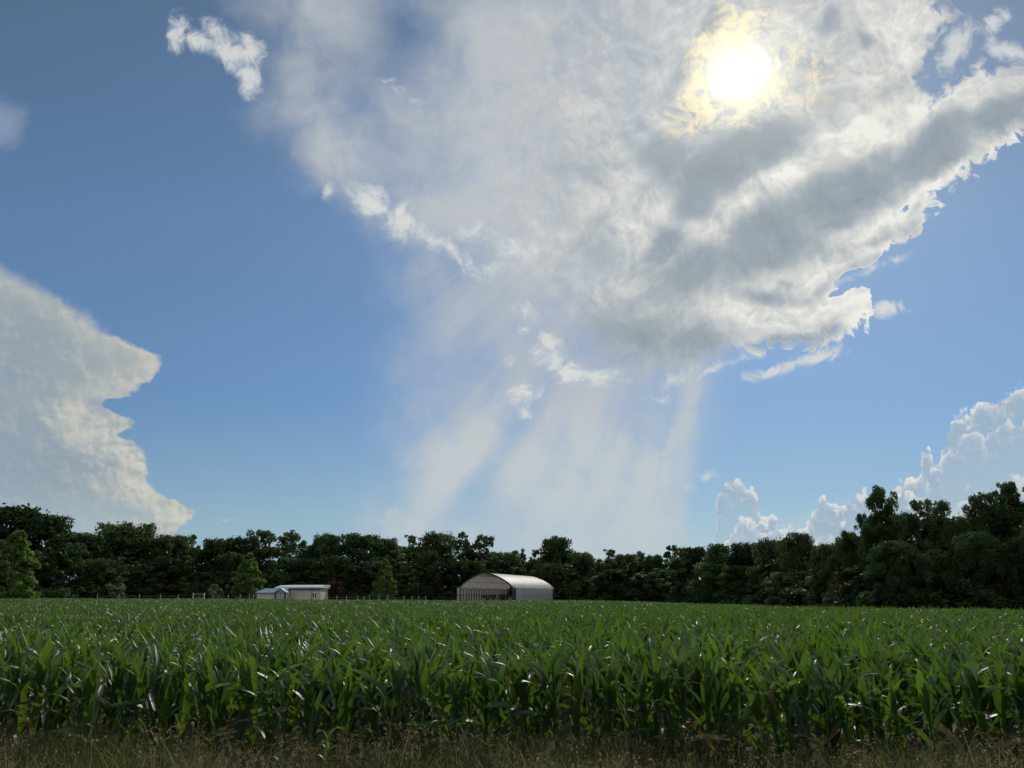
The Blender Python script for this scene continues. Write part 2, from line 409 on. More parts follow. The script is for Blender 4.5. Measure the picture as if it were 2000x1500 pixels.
# --- small loose clouds
base(col)
Pp = after(warp(Pw2, 3.2, 0.16, 2), col)
Pp = (fm('MULTIPLY_ADD', Pp[0], 0.5, X * 0.5), fm('MULTIPLY_ADD', Pp[1], 0.5, Y * 0.5))
pd = blobs(Pp, [(3.5, 0.62, 0.35, 0.65, 15, .9), (3.95, 0.85, 0.6, 0.35, 30, .85), (4.45, 0.95, 0.95, 0.46, 38), (4.85, 1.0, 0.42, 0.5, 0), (4.85, 1.45, 0.38, 0.6, -20),
               (6.45, 3.78, 0.25, 0.3, 0, .7), (7.2, 3.95, 0.6, 0.5, 30, .95), (7.8, 4.35, 0.6, 0.55, 40, .95), (8.55, 4.75, 0.8, 0.3, 35, 0.8), (8.95, 5.0, 0.6, 0.3, 30, .8), (9.5, 5.3, 0.7, 0.3, -10, .7), (9.3, 4.6, .8, .4, -20, .6), (10.0, 4.9, .9, .3, 10, .6),
               (10.62, 6.75, 0.4, 0.5, 30, .95), (10.8, 7.05, .35, .55, -20, .9), (11.2, 7.35, 0.75, 0.35, 10, .95), (11.75, 7.42, 0.7, 0.3, 0, 0.85), (10.23, 7.63, 0.55, 0.32, -4), (10.25, 8.0, 0.25, 0.25, 20, .8), (9.98, 7.05, 0.25, 0.2, -40, .7), (10.2, 6.0, .4, .3, 30, .6), (10.15, 6.35, .25, .15, 0, .6),
               (13.2, 7.45, 0.7, 0.26, -20, 0.7), (12.9, 7.75, .5, .3, 0, .5), (15.1, 7.22, 0.95, 0.17, -14, 1.0), (15.9, 7.0, 1.0, 0.22, -13, 1.0), (14.3, 7.1, 1.0, .16, -25, .7), (17.4, 6.05, 0.55, 0.27, -8), (17.05, 5.2, .6, .14, -25, .7), (16.4, 5.53, .45, .17, -15, .7), (17.6, 5.02, .45, .17, -20, .65),
               (18.7, 0.95, 0.4, 0.85, 25), (19.7, 0.95, 0.7, 0.32, 20, .95), (19.45, 0.4, 0.7, 0.35, -40, 0.7), (7.8, 1.65, .5, .3, 30, .5), (8.2, 2.1, .4, .25, 50, .45), (13.9, 9.33, .4, .13, 10, .6), (13.5, 9.45, .25, .1, 0, .5), (4.35, 10.2, .4, .11, 0, .5)])
pdn = pd + ((nF - 0.5) * 1.15 + (nG - 0.5) * 0.6) * ss(pd, 0.0, 0.3)
pa = ss(pdn, 0.12, 0.80)
pcol = mix(ss(pdn, 0.25, 0.95), lin(190, 200, 207), lin(216, 217, 213))
pcol = mix(clamp01(relief * 1.2 + (nG - .5) * 1.0 + 0.1), pcol, lin(232, 232, 226))
col = mix(pa * 0.85, col, pcol)
base(col)
far = ss(blobs(P, [(7.75, 10.2, 0.5, 0.42, 0), (8.0, 10.35, 0.5, 0.25, 0)]) + (nF - 0.5) * 0.7, 0.2, 0.5)
col = mix(far * 0.3, col, lin(204, 206, 200))

# --- the sun, blurred by the cloud in front of it
base(col)
sxd = X - SX; syd = Y - SY
rs = fm('SQRT', sxd * sxd + syd * syd)
wb = blobs(P, [(14.4, 1.45, 1.4, 1.35, 0), (14.5, 0.55, 1.0, 1.0, 0, 0.85), (13.6, 2.15, 1.1, 0.7, -35, 0.85), (15.3, 1.5, 1.6, 1.2, 0, 0.6), (13.75, 0.75, .4, .5, 30, .55)])
warm = ss(wb + ((nF - 0.5) * 1.7 + (nA - 0.5) * 0.8 + (nG - 0.5) * 1.1) * ss(wb, 0.0, 0.35), 0.08, 0.95)
col = mix(warm * 0.75, col, mix(ss(rs, 0.6, 1.9), lin(255, 244, 200), lin(244, 222, 178)))
core = ss(rs + (nF - 0.5) * 0.75 + (nA - 0.5) * 0.5 + (nG - 0.5) * 0.5, 0.66, 0.12)
glow = ss(rs, 4.5, 0.0)
col = addc(col, scale((1.0, 0.93, 0.80), 0.22), glow * glow * glow)
col = addc(col, scale((1.0, 0.95, 0.82), 0.14), ss(rs, 1.2, 0.2))
col = addc(col, scale((1.0, 0.97, 0.88), 1.2), core)

# --- clear sky and the added fill clouds where the chart ends; the clouds' nodes are skipped there
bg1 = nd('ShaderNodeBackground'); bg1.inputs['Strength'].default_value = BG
# bright clouds added to the unseen sky behind the viewer, to light the trees
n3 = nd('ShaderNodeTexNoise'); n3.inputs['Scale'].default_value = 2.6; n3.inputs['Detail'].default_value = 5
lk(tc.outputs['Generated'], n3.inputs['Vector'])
fill_clouds = ss(F(n3.outputs[0]), 0.40, 0.58) * ss(dz, 0.0, 0.25) * ss(fwd, 0.30, -0.10)
plain = mix(fill_clouds * 0.9, plain, (0.85, 0.84, 0.82))
plain = mix(ss(dz, 0.22, 0.0) * 0.6, plain, (0.42, 0.48, 0.55))
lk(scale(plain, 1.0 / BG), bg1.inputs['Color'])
bg2 = nd('ShaderNodeBackground'); bg2.inputs['Strength'].default_value = BG
lk(scale(col, 1.0 / BG), bg2.inputs['Color'])
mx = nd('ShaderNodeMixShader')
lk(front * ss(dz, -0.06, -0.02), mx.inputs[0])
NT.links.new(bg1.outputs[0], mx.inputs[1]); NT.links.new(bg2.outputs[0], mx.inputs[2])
out = nd('ShaderNodeOutputWorld')
NT.links.new(mx.outputs[0], out.inputs['Surface'])
scene.world = world

# =========================================================================
# HELPERS
# =========================================================================
rng = np.random.default_rng(7)
random.seed(7)


def at(px, py, y):
    """where a sight line measured on the photograph passes depth y: gives x and z in metres"""
    cx = (px - 1000.0) / 1505.0; cy = (750.0 - py) / 1505.0
    t = y / (math.cos(PITCH) - cy * math.sin(PITCH))
    return cx * t, CAM_H + t * (math.sin(PITCH) + cy * math.cos(PITCH))


def sstep(x, a, b):
    t = np.clip((np.asarray(x, float) - a) / (b - a), 0, 1)
    return t * t * (3 - 2 * t)


def ground_z(x, y):
    x = np.asarray(x, float); y = np.asarray(y, float)
    z = -1.10 * sstep(x, 8, 42) * (1 - 0.45 * sstep(y, 110, 200)) * sstep(y, 25, 80)
    z = z - 0.22 * sstep(y, 40, 120) * (1 - sstep(-x, 10, 60)) * (1 - sstep(x, 5, 30))
    z = z + 0.10 * sstep(-x, 10, 80) * sstep(y, 40, 120)
    z = z + 0.55 * sstep(y, 149, 159) * (1 - sstep(x, 14, 30))
    return z


class MB:
    """collects quads (and the material of each) and links them as ONE mesh object"""
    def __init__(self): self.v = []; self.f = []; self.m = []; self.n = 0

    def add(self, verts, quads, mat=0):
        verts = np.asarray(verts, np.float32).reshape(-1, 3); quads = np.asarray(quads, np.int32).reshape(-1, 4)
        self.v.append(verts); self.f.append(quads + self.n); self.m.append(np.full(len(quads), mat, np.int32))
        self.n += len(verts); return self

    def mesh(self, name, mats, smooth=False):
        v = np.concatenate(self.v); f = np.concatenate(self.f); m = np.concatenate(self.m)
        me = bpy.data.meshes.new(name)
        me.vertices.add(len(v)); me.vertices.foreach_set('co', v.ravel())
        me.loops.add(f.size); me.loops.foreach_set('vertex_index', f.ravel())
        me.polygons.add(len(f)); me.polygons.foreach_set('loop_start', np.arange(0, f.size, 4, dtype=np.int32))
        me.polygons.foreach_set('loop_total', np.full(len(f), 4, np.int32))
        for k in mats: me.materials.append(k)
        me.polygons.foreach_set('material_index', m)
        me.polygons.foreach_set('use_smooth', np.full(len(f), smooth))
        me.update(calc_edges=True); me.validate()
        return me

    def build(self, name, mats, parent=None, smooth=False):
        if not isinstance(mats, (list, tuple)): mats = [mats]
        return link(name, self.mesh(name, mats, smooth), parent)

    def box(self, c, s, mat=0, rz=0.0):
        x, y, z = np.array(s) / 2
        p = np.array([(-x, -y, -z), (x, -y, -z), (x, y, -z), (-x, y, -z), (-x, -y, z), (x, -y, z), (x, y, z), (-x, y, z)])
        if rz:
            k, q = math.cos(rz), math.sin(rz)
            p[:, :2] = p[:, :2] @ np.array([[k, q], [-q, k]])
        return self.add(p + np.array(c), [(0, 3, 2, 1), (4, 5, 6, 7), (0, 1, 5, 4), (1, 2, 6, 5), (2, 3, 7, 6), (3, 0, 4, 7)], mat)

    def tube(self, pts, rad, sides=6, mat=0):
        pts = np.asarray(pts, float); n = len(pts)
        rad = np.broadcast_to(np.asarray(rad, float), (n,))
        tan = np.gradient(pts, axis=0); tan /= np.linalg.norm(tan, axis=1)[:, None] + 1e-9
        ref = np.where(np.abs(tan[:, 2:3]) > 0.9, np.array([[1.0, 0, 0]]), np.array([[0, 0, 1.0]]))
        u = np.cross(tan, ref); u /= np.linalg.norm(u, axis=1)[:, None] + 1e-9
        w = np.cross(tan, u)
        a = np.arange(sides) / sides * 2 * math.pi
        v = pts[:, None, :] + rad[:, None, None] * (np.cos(a)[None, :, None] * u[:, None, :] + np.sin(a)[None, :, None] * w[:, None, :])
        q = []
        for i in range(n - 1):
            for j in range(sides):
                k = (j + 1) % sides
                q.append((i * sides + j, i * sides + k, (i + 1) * sides + k, (i + 1) * sides + j))
        return self.add(v.reshape(-1, 3), q, mat)


def link(name, data, parent=None):
    o = bpy.data.objects.new(name, data); C.objects.link(o)
    if parent is not None: o.parent = parent
    return o


def tag(o, label=None, cat=None, group=None, kind=None):
    if label: o['label'] = label
    if cat: o['category'] = cat
    if group: o['group'] = group
    if kind: o['kind'] = kind
    return o


def empty(name, loc, rz=0.0, label=None, cat=None, group=None):
    o = link(name, None); o.location = loc; o.rotation_euler = (0, 0, rz)
    o.empty_display_size = 0.3
    return tag(o, label, cat, group)


def copy_tree(root):
    c = root.copy(); C.objects.link(c)
    for ch in root.children:
        d = ch.copy(); C.objects.link(d); d.parent = c
        for g in ch.children:
            e = g.copy(); C.objects.link(e); e.parent = d
    return c


# ---- materials
def material(name, base, rough=0.6, vary=0.25, scale=3.0, translucent=None, tr_mix=0.4, spec=0.5, metal=0.0, per_object=0.0, bump=0.0, alt=None, coords='Object'):
    m = bpy.data.materials.new(name); m.use_nodes = True
    t = m.node_tree; N = t.nodes; L = t.links
    p = N['Principled BSDF']; o = N['Material Output']
    p.inputs['Roughness'].default_value = rough; p.inputs['Metallic'].default_value = metal
    p.inputs['Specular IOR Level'].default_value = spec
    co = N.new('ShaderNodeTexCoord'); nz = N.new('ShaderNodeTexNoise')
    nz.inputs['Scale'].default_value = scale; nz.inputs['Detail'].default_value = 4
    L.new(co.outputs[coords], nz.inputs['Vector'])
    mixc = N.new('ShaderNodeMix'); mixc.data_type = 'RGBA'
    dark = tuple(c * (1 - vary) for c in base); lite = tuple(c * (1 + vary) for c in base) if alt is None else alt
    mixc.inputs[6].default_value = (*dark, 1); mixc.inputs[7].default_value = (*lite, 1)
    mr = N.new('ShaderNodeMapRange'); mr.inputs[1].default_value = 0.35; mr.inputs[2].default_value = 0.65
    L.new(nz.outputs[0], mr.inputs[0]); L.new(mr.outputs[0], mixc.inputs[0])
    col = mixc.outputs[2]
    if per_object:
        oi = N.new('ShaderNodeObjectInfo'); hs = N.new('ShaderNodeHueSaturation')
        r1 = N.new('ShaderNodeMapRange'); r1.inputs[3].default_value = 0.5 - 0.018 * per_object; r1.inputs[4].default_value = 0.5 + 0.035 * per_object
        r2 = N.new('ShaderNodeMapRange'); r2.inputs[3].default_value = 1 - 0.45 * per_object; r2.inputs[4].default_value = 1 + 0.45 * per_object
        wn = N.new('ShaderNodeTexWhiteNoise'); wn.noise_dimensions = '1D'
        L.new(oi.outputs['Random'], r1.inputs[0]); L.new(oi.outputs['Random'], wn.inputs['W']); L.new(wn.outputs[0], r2.inputs[0])
        L.new(r1.outputs[0], hs.inputs['Hue']); L.new(r2.outputs[0], hs.inputs['Value']); L.new(col, hs.inputs['Color'])
        col = hs.outputs[0]
    L.new(col, p.inputs['Base Color'])
    if bump:
        bp = N.new('ShaderNodeBump'); bp.inputs['Strength'].default_value = bump; bp.inputs['Distance'].default_value = 0.03
        L.new(nz.outputs[0], bp.inputs['Height']); L.new(bp.outputs[0], p.inputs['Normal'])
    if translucent:
        tr = N.new('ShaderNodeBsdfTranslucent'); ms = N.new('ShaderNodeMixShader'); ms.inputs[0].default_value = tr_mix
        tm = N.new('ShaderNodeMix'); tm.data_type = 'RGBA'; tm.blend_type = 'MULTIPLY'; tm.inputs[0].default_value = 1
        L.new(col, tm.inputs[6]); tm.inputs[7].default_value = (translucent[0] / base[0], translucent[1] / base[1], translucent[2] / base[2], 1)
        tm.clamp_result = False
        L.new(tm.outputs[2], tr.inputs[0]); L.new(p.outputs[0], ms.inputs[1]); L.new(tr.outputs[0], ms.inputs[2])
        L.new(ms.outputs[0], o.inputs['Surface'])
    return m


M_soil = material('soil', (0.075, 0.062, 0.04), 0.95, 0.4, 1.6, bump=0.4, alt=(0.06, 0.07, 0.03))
M_corn = material('corn_leaf', (0.034, 0.072, 0.023), 0.46, 0.25, 2.5, translucent=(0.118, 0.215, 0.018), tr_mix=0.40, spec=0.7, per_object=0.45)
M_yellow = material('yellowing_leaf', (0.16, 0.135, 0.045), 0.55, 0.4, 5.0, translucent=(0.26, 0.23, 0.06), tr_mix=0.4, spec=0.4)
M_stalk = material('corn_stalk', (0.06, 0.10, 0.03), 0.5, 0.3, 4.0)
M_oak = material('oak_leaves', (0.052, 0.078, 0.034), 0.6, 0.45, 0.25, translucent=(0.07, 0.12, 0.03), tr_mix=0.3, spec=0.05, per_object=0.9)
M_light = material('light_leaves', (0.066, 0.105, 0.045), 0.55, 0.4, 0.3, translucent=(0.09, 0.17, 0.035), tr_mix=0.33, spec=0.15, per_object=0.8)
M_young = material('young_leaves', (0.10, 0.145, 0.04), 0.55, 0.35, 0.5, translucent=(0.19, 0.31, 0.045), tr_mix=0.42, spec=0.15, per_object=0.3)
M_red = material('reddish_leaves', (0.055, 0.034, 0.026), 0.6, 0.4, 0.5, spec=0.1, translucent=(0.07, 0.03, 0.02), tr_mix=0.3)
M_bark = material('bark', (0.075, 0.06, 0.045), 0.9, 0.4, 2.0, bump=0.6)
M_dry = material('dry_stems', (0.25, 0.20, 0.105), 0.7, 0.5, 1.3, translucent=(0.27, 0.215, 0.115), tr_mix=0.35, spec=0.3)
M_grass = material('grass_blades', (0.075, 0.095, 0.028), 0.55, 0.5, 0.8, translucent=(0.14, 0.19, 0.03), tr_mix=0.35, spec=0.35)
M_weed = material('weed_leaves', (0.085, 0.135, 0.035), 0.45, 0.3, 2.5, translucent=(0.17, 0.27, 0.05), tr_mix=0.42)
M_post = material('weathered_white_paint', (0.55, 0.56, 0.55), 0.6, 0.12, 2.0)
M_white = material('white_paint', (0.78, 0.78, 0.76), 0.5, 0.06, 2.0)
M_beige = material('beige_siding', (0.56, 0.50, 0.42), 0.75, 0.07, 0.8)
M_roofblue = material('blue_grey_metal', (0.22, 0.31, 0.42), 0.4, 0.12, 0.7)
M_roofwhite = material('white_metal_roof', (0.72, 0.76, 0.80), 0.35, 0.06, 0.5)
M_dark = material('dark_trim', (0.025, 0.028, 0.035), 0.55, 0.3, 2.0)
M_navy = material('navy_tarp', (0.018, 0.022, 0.045), 0.5, 0.3, 1.0)
M_tube = material('galvanised_tube', (0.07, 0.06, 0.055), 0.45, 0.2, 3.0)
M_rust = material('rusty_steel', (0.055, 0.028, 0.028), 0.7, 0.4, 1.5)
M_rubber = material('rubber', (0.02, 0.02, 0.02), 0.85, 0.2, 4.0)
M_glass = material('dark_glass', (0.02, 0.025, 0.03), 0.1, 0.1, 1.0)
M_steel = material('steel', (0.35, 0.36, 0.37), 0.4, 0.1, 2.0)
M_pale = material('pale_wood_door', (0.42, 0.42, 0.34), 0.6, 0.15, 2.0)


def fabric_material():
    """white translucent cover fabric with soft vertical tide marks"""
    m = material('cover_fabric', (0.70, 0.70, 0.69), 0.38, 0.05, 0.6, translucent=(0.62, 0.58, 0.52), tr_mix=0.5, spec=0.5)
    t = m.node_tree; N = t.nodes; L = t.links
    p = N['Principled BSDF']
    co = N.new('ShaderNodeTexCoord'); mp = N.new('ShaderNodeMapping'); mp.inputs['Scale'].default_value = (0.3, 0.9, 0.12)
    nz = N.new('ShaderNodeTexNoise'); nz.inputs['Scale'].default_value = 1.6; nz.inputs['Detail'].default_value = 5
    L.new(co.outputs['Object'], mp.inputs[0]); L.new(mp.outputs[0], nz.inputs['Vector'])
    mc = N.new('ShaderNodeMix'); mc.data_type = 'RGBA'
    mc.inputs[6].default_value = (0.50, 0.53, 0.55, 1); mc.inputs[7].default_value = (0.72, 0.75, 0.78, 1)
    mr = N.new('ShaderNodeMapRange'); mr.inputs[1].default_value = 0.38; mr.inputs[2].default_value = 0.6
    L.new(nz.outputs[0], mr.inputs[0]); L.new(mr.outputs[0], mc.inputs[0]); L.new(mc.outputs[2], p.inputs['Base Color'])
    return m


M_fabric = fabric_material()

# =========================================================================
# GROUND
# =========================================================================
xs = np.concatenate([-np.geomspace(6000, 130, 14), np.arange(-120, 121, 3.0), np.geomspace(130, 6000, 14)])
ys = np.concatenate([[-4000, -1000, -200, -50, -10], np.arange(-6, 30, 1.0), np.arange(30, 260, 3.0), np.geomspace(270, 6000, 14)])
gx, gy = np.meshgrid(xs, ys)
gz = ground_z(gx, gy)
i = np.arange(len(ys) - 1)[:, None] * len(xs) + np.arange(len(xs) - 1)[None, :]
g = MB().add(np.stack([gx, gy, gz], -1), np.stack([i, i + 1, i + len(xs) + 1, i + len(xs)], -1))
tag(g.build('ground', M_soil, None, True), kind='structure')


# =========================================================================
# TREES
# =========================================================================
def cards(c, nrm, size, spread=0.7, r=rng):
    """irregular leaf sprays: one bent quad at each point c, turned roughly to nrm"""
    n = len(c)
    d = nrm + r.normal(0, spread, (n, 3)); d /= np.linalg.norm(d, axis=1)[:, None] + 1e-9
    a = r.normal(0, 1, (n, 3)); u = np.cross(d, a); u /= np.linalg.norm(u, axis=1)[:, None] + 1e-9
    w = np.cross(d, u)
    s = size * r.uniform(0.55, 1.35, (n, 1))
    k = r.uniform(0.5, 1.0, (n, 4, 1)) * np.array([1.0, 0.62, 1.0, 0.62])[None, :, None]
    v = np.stack([c + u * s * k[:, 0], c + w * s * k[:, 1] + d * s * 0.18, c - u * s * k[:, 2], c - w * s * k[:, 3] - d * s * 0.12], 1)
    return v.reshape(-1, 3), np.arange(4 * n).reshape(n, 4)


def unit(v): return v / (np.linalg.norm(v, axis=-1, keepdims=True) + 1e-9)


def clump_cloud(centres, radii, per, size, seed, flat=0.75, up=0.35):
    """leaf sprays over the skins of many small clumps"""
    r = np.random.default_rng(seed)
    k = np.maximum((per * (radii / radii.mean()) ** 2).astype(int), 6)
    idx = np.repeat(np.arange(len(centres)), k)
    d = unit(r.normal(0, 1, (len(idx), 3)) + np.array([0, 0, up]))
    rad = radii[idx][:, None] * r.uniform(0.55, 1.08, (len(idx), 1))
    p = centres[idx] + d * rad * np.array([1, 1, flat])
    return cards(p, d, size, 0.65, r)


def tree_form(style, seed):
    """clump centres and radii in a tree one unit high and one unit wide"""
    r = np.random.default_rng(seed)
    if style == 'oak':            # wide, lumpy, rounded, foliage down to the ground
        n = 96
        t = r.uniform(0, 1, n); z = 0.06 + 0.84 * t ** 0.9
        env = 0.50 * np.sqrt(np.clip(1 - ((z - 0.52) / 0.50) ** 2, 0.05, 1)) * (1 + 0.15 * np.sin(5 * z + seed))
        a = r.uniform(0, 2 * math.pi, n); q = env * np.sqrt(r.uniform(0.05, 1, n)) * 0.92
        c = np.stack([q * np.cos(a), q * np.sin(a), z], 1); rad = r.uniform(0.07, 0.14, n)
        top = np.array([[r.uniform(-.26, .26), r.uniform(-.2, .2), r.uniform(.78, .92)] for _ in range(11)])
        return np.vstack([c, top]), np.concatenate([rad, r.uniform(.05, .1, 11)])
    if style == 'poplar':         # narrower, upswept, spiky top
        n = 70
        t = r.uniform(0, 1, n); z = 0.10 + 0.84 * t
        env = 0.46 * (1 - t) ** 0.55 * (0.5 + 0.5 * np.clip(t * 4, 0, 1)) + 0.04
        a = r.uniform(0, 2 * math.pi, n); q = env * np.sqrt(r.uniform(0.2, 1, n))
        return np.stack([q * np.cos(a), q * np.sin(a), z], 1), r.uniform(0.045, 0.09, n) * (1.15 - 0.5 * t)
    if style == 'young':          # pyramid, bright, dense to the ground
        n = 125
        t = r.uniform(0, 1, n) ** 1.25; z = 0.07 + 0.87 * t
        env = 0.50 * np.clip(1 - t, 0.02, 1) ** 0.58 * np.clip(0.72 + 1.5 * t, 0, 1) * (1 + 0.12 * np.sin(9 * t + seed))
        a = r.uniform(0, 2 * math.pi, n); q = env * np.sqrt(r.uniform(0.3, 1, n))
        return np.stack([q * np.cos(a), q * np.sin(a), z], 1), r.uniform(0.05, 0.10, n) * (1.1 - 0.6 * t)
    # 'airy': tall, open crown in separate tufts with gaps of sky
    n = 92
    t = r.uniform(0, 1, n); z = 0.08 + 0.84 * t
    env = 0.50 * np.sqrt(np.clip(1 - ((z - 0.50) / 0.52) ** 2, 0.06, 1))
    a = r.uniform(0, 2 * math.pi, n); q = env * np.sqrt(r.uniform(0.1, 1, n))
    top = np.array([[r.uniform(-.26, .26), r.uniform(-.2, .2), r.uniform(.80, .97)] for _ in range(16)])
    return np.vstack([np.stack([q * np.cos(a), q * np.sin(a), z], 1), top]), np.concatenate([r.uniform(0.05, 0.10, n), r.uniform(.03, .055, 16)])


def tree_meshes(style, seed, H, W, per, leaf, mat, skirt=True):
    """crown and trunk meshes of a tree H metres tall and W wide"""
    r = np.random.default_rng(seed + 1000)
    c, rad = tree_form(style, seed)
    if skirt:                      # low boughs that hide the trunk's foot
        k = 12; a = r.uniform(0, 6.283, k); q = r.uniform(0.15, 0.42, k)
        c = np.vstack([c, np.stack([q * np.cos(a), q * np.sin(a), r.uniform(0.04, 0.2, k)], 1)]); rad = np.concatenate([rad, r.uniform(.06, .11, k)])
    cc = c * np.array([W, W, H]); rr = rad * (0.62 * W + 0.38 * H)
    crown = MB(); crown.add(*clump_cloud(cc, rr, per, leaf, seed))
    # loose single sprays that break the outline
    m = len(cc) * max(per // 9, 3); idx = r.integers(0, len(cc), m)
    d = unit(r.normal(0, 1, (m, 3)) + np.array([0, 0, 0.5]))
    crown.add(*cards(cc[idx] + d * rr[idx][:, None] * r.uniform(0.92, 1.16, (m, 1)), d, leaf * 0.8, 0.9, r))
    trunk = MB()
    lean = r.uniform(-.03, .03, 2) * H
    z = np.linspace(0, 0.86, 8)
    base = np.stack([lean[0] * z ** 2 + 0.01 * H * np.sin(z * 7 + seed), lean[1] * z ** 2, z * H], 1)
    r0 = 0.016 * H + 0.05
    trunk.tube(base, r0 * (1 - 0.9 * z) * (1 + 0.5 * np.exp(-z * 25)), 8)
    pick = r.choice(len(cc), min(22, len(cc)), replace=False)
    for j in pick:                 # limbs out to the clumps
        e = cc[j]; h0 = max(0.14 * H, e[2] - 0.55 * math.hypot(e[0], e[1]) - 0.1 * H)
        k = min(h0 / H / 0.86, 0.99); s = np.array([np.interp(k * 0.86, z, base[:, q]) for q in range(3)])
        mid = (s + e) / 2 + np.array([0, 0, -0.06 * np.linalg.norm(e - s)])
        t = np.linspace(0, 1, 5)[:, None]
        trunk.tube((1 - t) ** 2 * s + 2 * t * (1 - t) * mid + t ** 2 * e, np.linspace(r0 * 0.38, r0 * 0.07, 5), 5)
    return crown.mesh('crown', [mat]), trunk.mesh('trunk', [M_bark])


LIB = {
    'oak': [tree_meshes('oak', s, 16, 12, 80, 0.40, M_oak) for s in (11, 12, 13, 14)],
    'poplar': [tree_meshes('poplar', s, 16, 8, 66, 0.36, M_light) for s in (21, 22, 23)],
    'airy': [tree_meshes('airy', s, 16, 9, 66, 0.33, M_light) for s in (31, 32, 33)],
    'young': [tree_meshes('young', s, 10, 7, 120, 0.25, M_young) for s in (41, 42, 43)],
    'tall': [tree_meshes('airy', s, 15, 8, 170, 0.20, M_oak) for s in (51, 52, 53)],
    'bough': [tree_meshes('oak', s, 13, 9, 190, 0.22, M_oak) for s in (61, 62)],
}
SIZE = {'oak': (16, 12), 'poplar': (16, 8), 'airy': (16, 9), 'young': (10, 7), 'tall': (15, 8), 'bough': (13, 9)}
EDGE = [(-300, 120), (0, 150), (300, 180), (1000, 210), (1300, 200), (1400, 175), (1500, 150), (1600, 122), (1650, 105), (1750, 88), (1850, 84), (2000, 80), (2300, 78)]


def edge_depth(px): return float(np.interp(px, [e[0] for e in EDGE], [e[1] for e in EDGE]))


def plant_tree(name, style, px, top, wpx, y, label, cat='tree', group=None, k=None):
    x, ztop = at(px, top, y)
    z0 = float(ground_z(x, y)) - 0.1
    H, W = SIZE[style]
    hz = (ztop - z0) / (H * 0.97); w = wpx / 1505.0 * y / 1.0 / W
    crown, trunk = LIB[style][(k if k is not None else random.randrange(99)) % len(LIB[style])]
    o = empty(name, (x, y, z0), random.uniform(0, 6.28), label, cat, group)
    o.scale = (w, w, hz)
    link('crown', crown, o); link('trunk', trunk, o)
    return o


